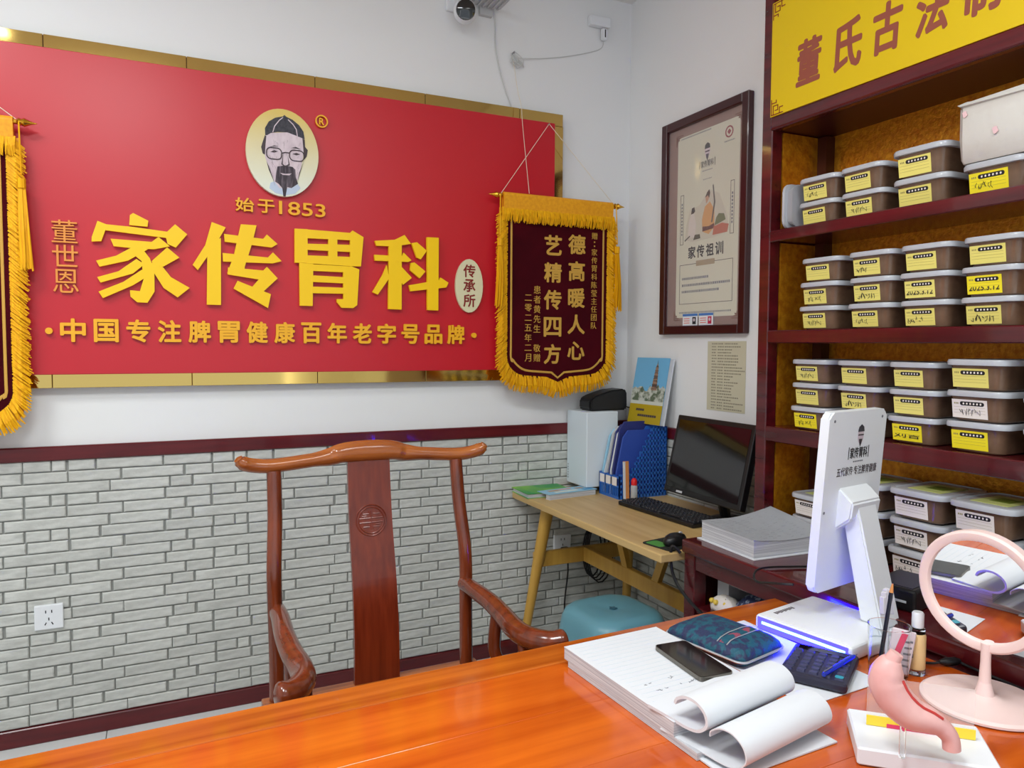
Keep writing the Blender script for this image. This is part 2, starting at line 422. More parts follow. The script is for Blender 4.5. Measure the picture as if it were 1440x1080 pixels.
CH = {'jia':[[(-0.098,1.841),(-0.088,1.849),(-0.041,1.826),(-0.044,1.805),(-0.101,1.807)],[(-0.197,1.814),(-0.17,1.804),(-0.09,1.801),(0.018,1.792),(0.044,1.82),(0.083,1.787),(0.045,1.738),(0.019,1.749),(0.014,1.77),(-0.174,1.784),(-0.187,1.746),(-0.216,1.743),(-0.215,1.759)],[(-0.159,1.756),(-0.032,1.753),(-0.01,1.772),(0.026,1.741),(-0.025,1.728),(-0.092,1.728),(-0.15,1.731)],[(-0.092,1.732),(-0.044,1.727),(-0.107,1.684),(-0.194,1.659),(-0.204,1.679),(-0.143,1.699)],[(-0.062,1.728),(-0.092,1.708),(-0.065,1.685),(-0.06,1.621),(-0.072,1.58),(-0.103,1.582),(-0.102,1.56),(-0.081,1.541),(-0.049,1.54),(-0.026,1.58),(-0.025,1.655),(-0.039,1.696)],[(-0.081,1.691),(-0.056,1.674),(-0.093,1.64),(-0.192,1.605),(-0.202,1.623),(-0.137,1.646)],[(-0.064,1.655),(-0.045,1.634),(-0.094,1.599),(-0.186,1.552),(-0.199,1.574),(-0.123,1.61)],[(-0.039,1.675),(-0.016,1.692),(0.027,1.633),(0.088,1.597),(0.048,1.562),(0.003,1.594),(-0.026,1.645)],[(0.017,1.737),(0.056,1.703),(0.004,1.669),(-0.027,1.668),(-0.033,1.686)]],'chuan':[[(0.165,1.837),(0.212,1.821),(0.173,1.75),(0.116,1.662),(0.099,1.68),(0.142,1.753)],[(0.149,1.753),(0.195,1.782),(0.192,1.539),(0.144,1.539)],[(0.206,1.797),(0.342,1.788),(0.355,1.805),(0.393,1.772),(0.372,1.758),(0.208,1.769)],[(0.2,1.728),(0.358,1.72),(0.376,1.74),(0.407,1.709),(0.375,1.699),(0.201,1.697)],[(0.264,1.836),(0.319,1.836),(0.302,1.767),(0.276,1.683),(0.274,1.669),(0.215,1.656),(0.238,1.72)],[(0.218,1.677),(0.341,1.671),(0.354,1.685),(0.392,1.644),(0.331,1.584),(0.281,1.584),(0.324,1.637),(0.216,1.651)],[(0.25,1.629),(0.367,1.584),(0.356,1.532),(0.236,1.6)]],'wei':[[(0.456,1.834),(0.504,1.835),(0.503,1.707),(0.455,1.706)],[(0.666,1.832),(0.676,1.842),(0.719,1.819),(0.708,1.704),(0.666,1.703)],[(0.5,1.834),(0.67,1.832),(0.67,1.804),(0.5,1.801)],[(0.5,1.78),(0.67,1.786),(0.67,1.758),(0.5,1.757)],[(0.499,1.736),(0.67,1.739),(0.669,1.703),(0.499,1.706)],[(0.582,1.819),(0.616,1.82),(0.616,1.715),(0.581,1.713)],[(0.472,1.706),(0.524,1.705),(0.52,1.544),(0.472,1.544)],[(0.518,1.703),(0.669,1.702),(0.644,1.678),(0.517,1.678)],[(0.638,1.699),(0.669,1.703),(0.701,1.692),(0.692,1.552),(0.676,1.54),(0.631,1.54),(0.613,1.561),(0.613,1.573),(0.638,1.574)],[(0.517,1.661),(0.646,1.659),(0.646,1.635),(0.517,1.636)],[(0.517,1.618),(0.646,1.618),(0.645,1.595),(0.517,1.593)]],'ke':[[(0.764,1.808),(0.845,1.817),(0.886,1.839),(0.913,1.805),(0.845,1.791),(0.771,1.789)],[(0.762,1.753),(0.874,1.753),(0.882,1.768),(0.915,1.739),(0.902,1.732),(0.764,1.73)],[(0.821,1.804),(0.874,1.808),(0.873,1.539),(0.818,1.54)],[(0.812,1.715),(0.822,1.662),(0.775,1.596),(0.754,1.605),(0.796,1.677)],[(0.872,1.712),(0.916,1.668),(0.879,1.639),(0.872,1.648)],[(0.915,1.808),(0.938,1.813),(0.98,1.781),(0.954,1.745),(0.937,1.751)],[(0.912,1.728),(0.927,1.731),(0.974,1.697),(0.949,1.668),(0.909,1.698)],[(0.904,1.638),(1.033,1.665),(1.039,1.675),(1.074,1.655),(1.064,1.635),(0.91,1.614)],[(0.98,1.836),(1.031,1.837),(1.029,1.539),(0.982,1.54)]]}
for k, polys in CH.items():
    bm = NB()
    for i, p in enumerate(polys):
        prism(bm, [(x, W-.0725-.0002*i, z) for x, z in p], (0, -.014, 0))
    ob('character', bm, m_letter, sg, True)
yl = W-.070
def cchar(c, x0, x1, z0, z1, m, off=.0, d=.010):
    return text('character', c, ((x0+x1)/2, yl, (z0+z1)/2), XU, ZU, x1-x0, z1-z0, m, sg, d, off)
zs = (1.811, 1.740, 1.738, 1.657, 1.653, 1.567)
for c, (z1, z0) in zip('董世恩', ((1.811, 1.735), (1.728, 1.655), (1.646, 1.567))): cchar(c, -.333, -.258, z0, z1, m_letthin, 0, .008)
for c, x0, x1 in (('始', .247, .312), ('于', .325, .385)): cchar(c, x0, x1, 1.885, 1.935, m_letter2, .02, .010)
text('character', '1853', (.487, yl, 1.910), XU, ZU, .172, .050, m_letter2, sg, .010, .015)
line = '中国专注脾胃健康百年老字号品牌'
for i, c in enumerate(line):
    xc = -.278+(1.111+.278)*i/(len(line)-1); cchar(c, xc-.038, xc+.038, 1.401, 1.481, m_letter2, .03, .010)
for x in (-.348, 1.192): ob('dot', lathe([(.011, 0), (.011, .012)], (x, yl, 1.438), 16, (0, -1, 0)), m_letter2, sg, True)
# registered mark
rm = ob('trademark_ring', lathe([(.024, 0), (.024, .008), (.019, .008), (.019, 0)], (.562, yl, 2.249), 24, (0, -1, 0), cap=False), m_letter2, sg, True)
text('character', 'R', (.562, yl, 2.249), XU, ZU, .019, .026, m_letter2, rm, .006, .03)
# small oval badge with three characters
ovb = ob('oval_badge', prism(NB(), [(1.169+.062*cos(2*pi*k/32), yl, 1.646+.112*sin(2*pi*k/32)) for k in range(32)], (0, -.012, 0)), m_cream, sg, True)
for c, z in zip('传承所', (1.708, 1.647, 1.584)): text('character', c, (1.169, yl-.0125, z), XU, ZU, .055, .054, m_maroontext, ovb, 0, .025)
# portrait oval: gold top fading to a cream foot is its printed colour
m_oval = mat('oval_print', (232, 214, 140), .45); nt = m_oval.node_tree; bs = nt.nodes['Principled BSDF']
tc = nt.nodes.new('ShaderNodeTexCoord'); sx = nt.nodes.new('ShaderNodeSeparateXYZ'); rp = nt.nodes.new('ShaderNodeValToRGB')
nt.links.new(tc.outputs['Generated'], sx.inputs[0]); nt.links.new(sx.outputs['Z'], rp.inputs[0]); nt.links.new(rp.outputs[0], bs.inputs['Base Color'])
rp.color_ramp.elements[0].position = .1; rp.color_ramp.elements[0].color = lin((226, 232, 214))+(1,); rp.color_ramp.elements[1].position = .95; rp.color_ramp.elements[1].color = lin((222, 196, 104))+(1,)
pc = ob('portrait_oval', prism(NB(), [(.4156+.131*cos(2*pi*k/48), yl, 2.111+.161*sin(2*pi*k/48)) for k in range(48)], (0, -.018, 0)), m_oval, sg, True, label='gold oval plaque with the drawn head of a bearded man in cap and glasses')
PT = {'oval_c':[(0.2853,2.1173),(0.5458,2.1152),(0.4054,2.2702),(0.4215,1.9498)],'cap':[(0.3534,2.1686),(0.3525,2.1941),(0.3663,2.2195),(0.3896,2.2364),(0.4168,2.2448),(0.4227,2.2508),(0.4286,2.2456),(0.452,2.2368),(0.4756,2.2198),(0.4913,2.1977),(0.4958,2.1701),(0.4871,2.1731),(0.4633,2.1802),(0.4319,2.1883),(0.3967,2.1851),(0.3735,2.179),(0.3599,2.1687)],'seam1':[(0.3785,2.1816),(0.3854,2.2062),(0.4031,2.2303),(0.4168,2.2421),(0.4183,2.2403),(0.405,2.2278),(0.3884,2.2046),(0.3816,2.182)],'seam2':[(0.4343,2.2344),(0.4518,2.2188),(0.4635,2.2023),(0.4672,2.1787),(0.4704,2.1783),(0.4667,2.2035),(0.4542,2.2219),(0.4363,2.2367)],'face':[(0.3549,2.1688),(0.3735,2.179),(0.4319,2.1883),(0.4871,2.1731),(0.4928,2.1415),(0.4884,2.1007),(0.48,2.0594),(0.4696,2.018),(0.4415,1.983),(0.4022,1.9793),(0.3792,2.0091),(0.3642,2.0473),(0.3513,2.0934),(0.3507,2.1328)],'hairL':[(0.3522,2.1685),(0.3572,2.1652),(0.3537,2.1332),(0.3514,2.0974),(0.3438,2.1005),(0.3383,2.1235),(0.3423,2.1377)],'hairR':[(0.4871,2.1731),(0.4958,2.1681),(0.4968,2.142),(0.5067,2.131),(0.5024,2.1063),(0.4923,2.093),(0.4906,2.1292)],'beard':[(0.3953,2.0585),(0.4227,2.0654),(0.4502,2.0623),(0.46,2.0533),(0.4617,2.0253),(0.4695,2.0018),(0.4455,1.9834),(0.4297,1.9859),(0.4234,1.95),(0.4156,1.9505),(0.412,1.9803),(0.3985,1.995),(0.3869,2.0018),(0.3904,2.0341)],'mouth':[(0.4048,2.0356),(0.4243,2.0343),(0.4468,2.0378),(0.4381,2.0301),(0.4145,2.0293)],'collar':[(0.3674,1.992),(0.3869,2.0018),(0.412,1.9803),(0.4156,1.9505),(0.4373,1.9565),(0.4297,1.9839),(0.4694,1.9998),(0.4813,1.9827),(0.4611,1.9598),(0.4215,1.9498),(0.3864,1.9559),(0.3633,1.9717)],'browL':[(0.369,2.1271),(0.3845,2.1348),(0.4,2.1327),(0.3845,2.1309)],'browR':[(0.445,2.1319),(0.4629,2.138),(0.4827,2.1303),(0.4628,2.132)],'nose':[(0.4173,2.1088),(0.4091,2.0679),(0.4227,2.0594),(0.4404,2.0673),(0.4329,2.1025),(0.4353,2.0708),(0.4227,2.0634),(0.4142,2.0705)],'cheekL':[(0.3569,2.0742),(0.3681,2.0477),(0.383,2.0015),(0.3792,2.0091),(0.3642,2.0433)],'cheekR':[(0.4902,2.0847),(0.4799,2.0513),(0.4676,2.0097),(0.4739,2.0426)],'eyeL':[(0.3707,2.1094),(0.3843,2.117),(0.3979,2.1137),(0.3842,2.1082)],'eyeR':[(0.4507,2.1105),(0.4646,2.1161),(0.4785,2.1117),(0.4645,2.1069)],'glL':[(0.3563,2.1256),(0.4112,2.0841)],'glR':[(0.4391,2.1252),(0.4922,2.0857)],'br':[(0.4115,2.1101),(0.4389,2.1132)]}
PT['collar'] = [(.3674, 1.992), (.3869, 2.0018), (.4694, 1.9998), (.4813, 1.9827), (.4611, 1.9598), (.4215, 1.9498), (.3864, 1.9559), (.3633, 1.9717)]
yo = yl-.018
for i, (k, m) in enumerate((('collar', m_collar), ('face', m_skin), ('hairL', m_line), ('hairR', m_line), ('cap', m_cap), ('seam1', m_skin), ('seam2', m_skin), ('beard', m_beard), ('mouth', m_skin), ('browL', m_line), ('browR', m_line), ('nose', m_line), ('cheekL', m_line), ('cheekR', m_line), ('eyeL', m_line), ('eyeR', m_line))):
    nm = {'hairL': 'hair', 'hairR': 'hair', 'seam1': 'cap_seam', 'seam2': 'cap_seam', 'browL': 'eyebrow', 'browR': 'eyebrow', 'cheekL': 'cheek_line', 'cheekR': 'cheek_line', 'eyeL': 'eye', 'eyeR': 'eye'}.get(k, k)
    pts = [(x, yo-.00008*i, z) for x, z in PT[k]]
    if k == 'collar': pts = [(.4156+(x-.4156)*.95, y, 2.111+(z-2.111)*.97) for x, y, z in pts]
    ob(nm, prism(NB(), pts, (0, -.0012, 0)), m, pc, True)
for gx, gz, w, h in ((.3838, 2.105, .054, .0415), (.4656, 2.1055, .053, .0395)):
    lp = [(gx+u, yo-.0035, gz+v) for u, v in rrect(w, h, .016, 4)]
    ob('spectacle_rim', tb(lp+lp[:1], .0019, 5, cap=False), m_line, pc, True)
ob('spectacle_bridge', tb([(.411, yo-.0035, 2.109), (.425, yo-.0035, 2.113), (.439, yo-.0035, 2.112)], .0018, 5), m_line, pc, True)
bm = NB()
for k in range(46):   # pencil hatching of the drawing
    x = random.uniform(.362, .48); z = random.uniform(1.99, 2.165); l = random.uniform(.008, .02); dx = (x-.42)*.12
    if .395 < x < .46 and z < 2.06: continue
    prism(bm, [(x-.0004, yo-.0026, z), (x+.0004, yo-.0026, z), (x+.0003-dx, yo-.0026, z-l), (x-.0003-dx, yo-.0026, z-l)], (0, -.0003, 0))
o = ob('hatching', bm, mat('hatch_grey', (150, 136, 144), .6), pc, True); o['kind'] = 'stuff'

# ================================================================== pennants
def pennant(name, label, cx, hw, zt, zside, yp, cols, nail, seed):
    rnd = random.Random(seed)
    t = thing(name, label, 'pennant', (cx, W, zside-.2), group='velvet pennants with golden fringe')
    prof = [(hw, zside), (hw-.008, zside-.035), (hw-.028, zside-.062), (hw-.068, zside-.086), (hw*.45, zside-.094), (.06, zside-.098), (0, zside-.122)]
    right = smoothpath([(hw, zt-.05, 0), (hw, zside+.1, 0)]+[(a, b, 0) for a, b in prof[:-1]], 4)
    right = [(p.x, p.y) for p in right]+[prof[-1]]
    loop = [(cx+x, z) for x, z in right]+[(cx-x, z) for x, z in right[::-1][1:]]
    # cloth with soft waves
    bm = NB(); nx, nz = 26, 30
    outline = [(x, yp, z) for x, z in loop]
    ob('velvet_cloth', prism(NB(), outline, (0, .006, 0)), m_velvet, t, True, label='maroon velvet cloth')
    band = [(cx+(x-cx)*(1+.026/hw), yp+.004, z-(.034 if z < zside-.03 else .02*(z < zside))) for x, z in loop]
    ob('fringe_band', prism(NB(), band, (0, .004, 0)), m_sleeve, t, True)
    ins = .028
    def inset(sc):
        pts = []
        for x, z in right: pts.append((max(x-sc, 0) if x > .001 else 0, z+(sc*1.1 if z < zside-.03 else sc*.3*(z < zside))))
        return [(cx+x, yp-.0015, z) for x, z in pts]+[(cx-x, yp-.0015, z) for x, z in pts[::-1][1:]]
    ob('gold_line', tb(inset(ins), [(.0045, .0012)]*len(inset(ins)), 6, up=Vector((0, 1, 0))), m_goldtext, t, True)
    # fringe: strands all along the edge
    bm = NB(); edge = loop; acc = 0.
    def strand(p, d, l, wd):
        a = Vector((d.z, 0, -d.x)).normalized()*wd; y0 = rnd.uniform(-.008, .004)
        q = p+d*l*.55+Vector((0, -.006+y0, 0)); e = p+d*l+Vector((rnd.uniform(-.003, .003), y0, 0))
        v = [bm.verts.new(c) for c in (p-a, p+a, q-a*1.15, q+a*1.15, e-a*.7, e+a*.7)]; u = [bm.verts.new(c+Vector((0, .0035, 0))) for c in (p, q, e)]
        bm.faces.new((v[0], v[1], v[3], v[2])); bm.faces.new((v[2], v[3], v[5], v[4]))
        bm.faces.new((v[1], u[0], u[1], v[3])); bm.faces.new((v[3], u[1], u[2], v[5])); bm.faces.new((u[0], v[0], v[2], u[1])); bm.faces.new((u[1], v[2], v[4], u[2]))
    for i in range(len(edge)-1):
        a = Vector((edge[i][0], yp, edge[i][1])); b = Vector((edge[i+1][0], yp, edge[i+1][1])); L = (b-a).length; n = max(1, int(L/.0024))
        tg = (b-a).normalized(); out = Vector((-tg.z, 0, tg.x))
        if out.dot(Vector((a.x-cx, 0, a.z-(zt-.4)))) < 0: out = -out
        for k in range(n):
            p = a+(b-a)*(k+rnd.random())/n; side = abs(tg.z) > .8
            d = (out*1.0+Vector((0, 0, -.9 if side else -.5))).normalized()
            strand(p-d*.012+Vector((0, rnd.uniform(-.005, .003), 0)), (d+Vector((rnd.uniform(-.12, .12), 0, rnd.uniform(-.1, .1)))).normalized(), rnd.uniform(.058, .07) if side else rnd.uniform(.068, .08), .0024)
    o = ob('edge_fringe', bm, m_fringe, t, True); o['kind'] = 'stuff'
    bm = NB()
    for k in range(int(2*hw/.0022)):
        strand(Vector((cx-hw-.02+(2*hw+.04)*(k+rnd.random())/int(2*hw/.0022), yp-.012, zt-.048)), Vector((rnd.uniform(-.08, .08), 0, -1)).normalized(), rnd.uniform(.052, .066), .0022)
    o = ob('top_fringe', bm, m_fringe, t, True); o['kind'] = 'stuff'
    # rod, sleeve, finials
    sec = [(cx-hw-.012, zt), (cx+hw+.012, zt)]
    bm = NB(); pr = []
    for k in range(9): a = R(-40+260*k/8); pr.append((yp-.004+.014*cos(a), zt+.014*sin(a)))
    pr = [(yp-.013, zt-.055)]+[(yp-.004-.015*cos(R(180*k/8))*1., zt+.015*sin(R(180*k/8))) for k in range(9)][::1]+[(yp+.008, zt-.055)]
    pp = [(cx-hw-.014, y, z) for y, z in pr]
    ob('rod_sleeve', prism(NB(), pp, (2*hw+.028, 0, 0)), m_sleeve, t, True)
    ob('rod', tb([(cx-hw-.05, yp-.004, zt), (cx+hw+.05, yp-.004, zt)], .008, 10), m_goldmetal, t, True)
    for s in (-1, 1):
        ob('finial', lathe([(.006, 0), (.013, .006), (.010, .014), (.014, .022), (.009, .032), (.004, .045), (.0008, .058)], (cx+s*(hw+.022), yp-.004, zt), 14, (s, 0, 0)), m_goldmetal, t, True, smooth=.8)
        bm = NB(); xt = cx+s*(hw+.034); zk = zt-.19
        tube(bm, [(cx+s*(hw+.03), yp-.014, zt), (xt, yp-.02, zk+.02)], .0025, 6)
        for dz in (0, -.010, -.020): tube(bm, [(xt, yp-.02, zk+dz+.006), (xt, yp-.02, zk+dz-.004)], .012, 8)
        for k in range(40):
            a = rnd.uniform(0, 2*pi); r = .010*math.sqrt(rnd.random())
            p = Vector((xt+r*cos(a), yp-.02+r*sin(a)*.6, zk-.02)); strand(p, Vector((cos(a)*.03+s*.03, 0, -1)).normalized(), rnd.uniform(.24, .27), .002)
        ob('tassel', bm, m_fringe, t, True)
    if nail:
        for s in (-1, 1): ob('hanging_cord', tb([(cx+s*(hw+.024), yp-.004, zt+.006), (nail[0], W-.078, nail[1])], .0014, 5), m_string, t, True)
        ob('nail', tb([(nail[0], W-.064, nail[1]), (nail[0], W-.082, nail[1])], .0025, 8), m_steel, t, True)
    for chars, xc, z1, z0, size, off in cols:
        n = len(chars)
        for i, c in enumerate(chars):
            if c == ' ': continue
            zc = z1-(z1-z0)*(i+.5)/n
            if c == ':':
                for q in (-1, 1): ob('character', bx(xc-.003, xc+.003, yp-.0022, yp-.0008, zc+q*.009-.003, zc+q*.009+.003), m_goldtext, t, True)
                continue
            vs, fs, asp = GLY[(c, 0.)]
            w = min(size, size*asp); h = min(size, size/asp)
            text('character', c, (xc, yp-.0008, zc), XU, ZU, w, h, m_goldtext, t, .0012, off, .0)
    return t
yp = 2.883
pennant('pennant', 'maroon velvet pennant with gold writing, hanging at the right end of the red sign', 1.580, .258, 2.03, 1.345, yp,
        [('德高暖人心', 1.672, 1.905, 1.315, .088, .028), ('艺精传四方', 1.552, 1.895, 1.300, .088, .028),
         ('赠:家传胃科陈莹主任团队', 1.763, 1.908, 1.470, .030, 0.), ('患者黄先生 敬赠', 1.475, 1.660, 1.322, .034, 0.), ('二零二五年二月', 1.432, 1.625, 1.322, .034, 0.)], (1.545, 2.366), 3)
pennant('pennant', 'larger maroon velvet pennant cut off by the left edge of the picture', -.745, .305, 2.11, 1.235, yp, [], (-.735, 2.360), 5)
bpy.data.objects['pennant.001']['group'] = 'velvet pennants with golden fringe'

# loose string from the wall hook down behind the pennant rod
solo('hanging_string', tb(smoothpath([(1.40, W-.008, 2.655), (1.404, W-.05, 2.50), (1.408, W-.080, 2.42), (1.412, W-.086, 2.34), (1.428, yp-.012, 2.046)], 5), .0013, 5), m_string, 'thin white string running from the wall hook down to the pennant rod', 'string', (1.40, W, 2.05))

# ================================================================== wall fittings
cm = thing('security_camera', 'small white security camera with black lens high on the wall', 'camera', (1.13, W, 2.80))
ob('mount_plate', bx(1.09, 1.20, W-.02, W-.001, 2.79, 2.90, .004), m_whitepl, cm, True)
ob('arm', tb([(1.14, W-.02, 2.835), (1.14, W-.06, 2.83), (1.14, W-.085, 2.79)], .02, 12), m_whitepl, cm, True, smooth=.7)
ax = Vector((-.25, -.88, -.18)).normalized(); c0 = Vector((1.145, W-.085, 2.765))
ob('housing', lathe([(.002, -.045), (.030, -.035), (.046, -.008), (.048, .010), (.044, .032), (.036, .045), (.030, .046)], c0, 24, ax), m_whitepl, cm, True, smooth=.7)
ob('lens', lathe([(.040, .040), (.038, .0475), (.020, .052), (.0005, .053)], c0, 24, ax), m_screen, cm, True, smooth=.7)
br = thing('ceiling_bracket', 'grey slotted metal bracket at the top edge beside the security camera', 'bracket', (1.27, W-.1, 2.82))
ob('plate', bx(1.19, 1.335, W-.16, W-.02, 2.835, 2.85, .002), m_greymetal, br, True)
for i in range(6): ob('rib', bx(1.20+i*.023, 1.208+i*.023, W-.155, W-.025, 2.829, 2.8352), m_greymetal, br, True)
ob('bracket_foot', bx(1.24, 1.30, W-.021, W, 2.80, 2.85, .002), m_greymetal, br, True)
solo('white_cable', tb(smoothpath([(1.30, W-.03, 2.838), (1.315, W-.008, 2.78), (1.322, W-.005, 2.66), (1.36, W-.005, 2.52), (1.395, W-.006, 2.44)], 6), .0025, 6), m_cablew, 'thin white cable dropping down the wall under the bracket', 'cable', (1.31, W, 2.6))
hk = thing('wall_hook', 'little metal hook with a tangle of white string on the wall', 'hook', (1.40, W, 2.66))
ob('screw', tb([(1.40, W, 2.668), (1.40, W-.025, 2.668)], .004, 8), m_steel, hk, True)
bm = NB(); rr = random.Random(2)
for k in range(5): tube(bm, smoothpath([(1.40+rr.uniform(-.01, .01), W-.012, 2.668+rr.uniform(-.01, .01)), (1.40+rr.uniform(-.02, .05), W-.02, 2.64+rr.uniform(-.02, .02)), (1.42+rr.uniform(-.03, .04), W-.012, 2.615+rr.uniform(-.02, .02)), (1.40+rr.uniform(-.01, .01), W-.01, 2.66)], 4), .0016, 5)
ob('tangle', bm, m_cablew, hk, True)
jb = thing('junction_box', 'white junction box with a dangling plug near the room corner', 'junction box', (1.84, W, 2.83))
ob('box', bx(1.78, 1.885, W-.035, W, 2.855, 2.90, .006, 2), m_whitepl, jb, True)
ob('plug', bx(1.845, 1.872, W-.03, W-.008, 2.80, 2.852, .004), m_whitepl, jb, True)
ob('slot', bx(1.856, 1.861, W-.0308, W-.0298, 2.81, 2.845), m_black, jb, True)
solo('wall_string', tb(smoothpath([(1.862, W-.012, 2.80), (1.84, W-.006, 2.76), (1.70, W-.005, 2.71), (1.55, W-.005, 2.672), (1.425, W-.012, 2.65)], 6), .0018, 5), m_cablew, 'thin pale string stretched across the wall from hook to junction box', 'string', (1.65, W, 2.7))
def outlet(x0, x1, z0, z1, label):
    t = thing('wall_outlet', label, 'outlet', ((x0+x1)/2, W, z0), group='white wall outlets')
    ob('plate', bx(x0, x1, W-.026, W-.012, z0, z1, .003, 2), m_whitepl, t, True)
    xc, zc = (x0+x1)/2, (z0+z1)/2
    for dx, dz, rot in ((-.009, .02, 0), (.009, .02, 0), (0, -.006, 0), (-.010, -.022, .5), (.010, -.022, -.5)):
        M = Matrix.Translation((xc+dx, W-.026, zc+dz)) @ Matrix.Rotation(rot, 4, 'Y')
        ob('slot', bx(-.0016, .0016, -.0006, .001, -.005, .005, M=M), m_black, t, True)
    return t
outlet(-.422, -.335, .402, .488, 'white wall outlet low on the brick wall at the far left')
o2 = outlet(1.617, 1.705, .437, .520, 'white wall outlet behind the pale desk with a black plug')
pl = thing('power_plug', 'black power plug and cord in the outlet behind the pale desk', 'plug', (1.665, W-.05, .42))
ob('plug_body', bx(1.645, 1.685, W-.06, W-.0265, .435, .465, .008, 2), m_blackpl, pl, True)
ob('plug_cord', tb(smoothpath([(1.665, W-.058, .44), (1.665, W-.07, .36), (1.66, W-.05, .2), (1.67, W-.05, .07), (1.70, W-.06, .006), (1.78, W-.08, .006)], 6), .004, 6), m_cable, pl, True)

# ================================================================== framed poster on the right wall
Y0p, Z0p = 2.703, 1.447
def RW(u, v, d): return (XR-d, Y0p-u, Z0p+v)
pf = thing('framed_poster', 'tall framed scroll poster in dark wood on the right wall', 'poster', (XR, Y0p-.266, Z0p))
def rwbox(u0, u1, v0, v1, d0, d1, bev=0.): return bx(XR-d1, XR-d0, Y0p-u1, Y0p-u0, Z0p+v0, Z0p+v1, bev)
for a in ((0, .036, 0, .908), (.497, .533, 0, .908), (.036, .497, 0, .036), (.036, .497, .872, .908)): ob('frame_bar', rwbox(*a, .001, .030, .003), m_frame, pf, True)
ob('mount', rwbox(.034, .499, .034, .874, .002, .010), m_mat, pf, True)
def rwpoly(pts, d0, d1): return prism(NB(), [RW(u, v, d0) for u, v in pts], (-(d1-d0), 0, 0))
ob('print_sheet', rwpoly([(.283+x, .452+y) for x, y in rrect(.378, .762, .018)], .010, .0112), m_poster, pf, True)
PX = (0, -1, 0)
def ptext(s, u, v, w=None, h=None, m=m_black, off=0., n='lettering'): return text(n, s, RW(u, v, .0116), PX, ZU, w, h, m, pf, 0, off)
for s, u in zip('家传祖训', (.197, .252, .310, .366)): ptext(s, u, .342, .048, .052, off=.03)
ptext('家传胃科', .284, .692, .078, .028, off=.01)
ob('bracket_mark', rwpoly([(.236, .676), (.239, .676), (.239, .708), (.236, .708)], .0112, .0116), m_black, pf, True)
ob('bracket_mark', rwpoly([(.329, .676), (.332, .676), (.332, .708), (.329, .708)], .0112, .0116), m_black, pf, True)
# little head emblem
ob('emblem_face', rwpoly([(.284+.016*cos(2*pi*k/16), .742+.026*sin(2*pi*k/16)) for k in range(16)], .0112, .0115), m_skin, pf, True)
ob('emblem_cap', rwpoly([(.267, .752), (.270, .768), (.284, .776), (.298, .768), (.301, .752)], .0115, .0118), m_cap, pf, True)
ob('emblem_glasses', rwpoly([(.270, .743), (.298, .743), (.298, .738), (.270, .738)], .0115, .0118), m_line, pf, True)
ob('emblem_beard', rwpoly([(.275, .730), (.293, .730), (.290, .716), (.284, .702), (.278, .716)], .0115, .0118), m_beard, pf, True)
m_seal = mat('seal_red', (150, 60, 70), .5)
bm = lathe([(.023, 0), (.023, .0006), (.017, .0006), (.017, 0)], RW(.411, .787, .0112), 24, (-1, 0, 0), cap=False); ob('seal_ring', bm, m_seal, pf, True)
bm = lathe([(.011, 0), (.011, .0006)], RW(.411, .787, .0112), 4, (-1, 0, 0)); ob('seal_core', bm, m_seal, pf, True)
bm = NB(); rr = random.Random(4)
def dashes(bm, u0, u1, v, h, gap, maxu=None):
    u = u0
    while u < u1:
        l = rr.uniform(.5, 1.)*h
        prism(bm, [RW(u, v-h/2, .0112), RW(u+l, v-h/2, .0112), RW(u+l, v+h/2, .0112), RW(u, v+h/2, .0112)], (-.0004, 0, 0)); u += l+gap
dashes(bm, .115, .30, .825, .006, .004); dashes(bm, .385, .445, .752, .005, .003); dashes(bm, .255, .315, .665, .004, .003); dashes(bm, .262, .312, .630, .005, .006)
for v, u1 in ((.235, .30), (.207, .43), (.180, .36)): dashes(bm, .135, u1, v, .010, .0035)
dashes(bm, .12, .44, .092, .007, .004)
o = ob('small_print', bm, m_ink, pf, True); o['kind'] = 'stuff'
def loopbars(u0, u1, v0, v1, t=.0022):
    bm = NB()
    for a in ((u0, u1, v0, v0+t), (u0, u1, v1-t, v1), (u0, u0+t, v0, v1), (u1-t, u1, v0, v1)): box(bm, XR-.0116, XR-.0112, Y0p-a[1], Y0p-a[0], Z0p+a[2], Z0p+a[3])
    return bm
ob('text_box_line', loopbars(.118, .446, .128, .295), m_line, pf, True)
ob('scroll_caption', loopbars(.117, .139, .38, .59), m_line, pf, True); ob('scroll_caption', loopbars(.425, .447, .39, .596), m_line, pf, True)
ob('title_tab', rwpoly([(.225, .283), (.340, .283), (.340, .305), (.225, .305)], .0112, .0117), mat('tab_tan', (168, 150, 120), .5), pf, True)
bm = NB()
for uc, v0, v1 in ((.128, .42, .55), (.436, .43, .55)):
    v = v0
    while v < v1: prism(bm, [RW(uc-.004, v, .0112), RW(uc+.004, v, .0112), RW(uc+.004, v+.009, .0112), RW(uc-.004, v+.009, .0112)], (-.0004, 0, 0)); v += .014
o = ob('caption_print', bm, m_ink, pf, True); o['kind'] = 'stuff'
PD = .0114
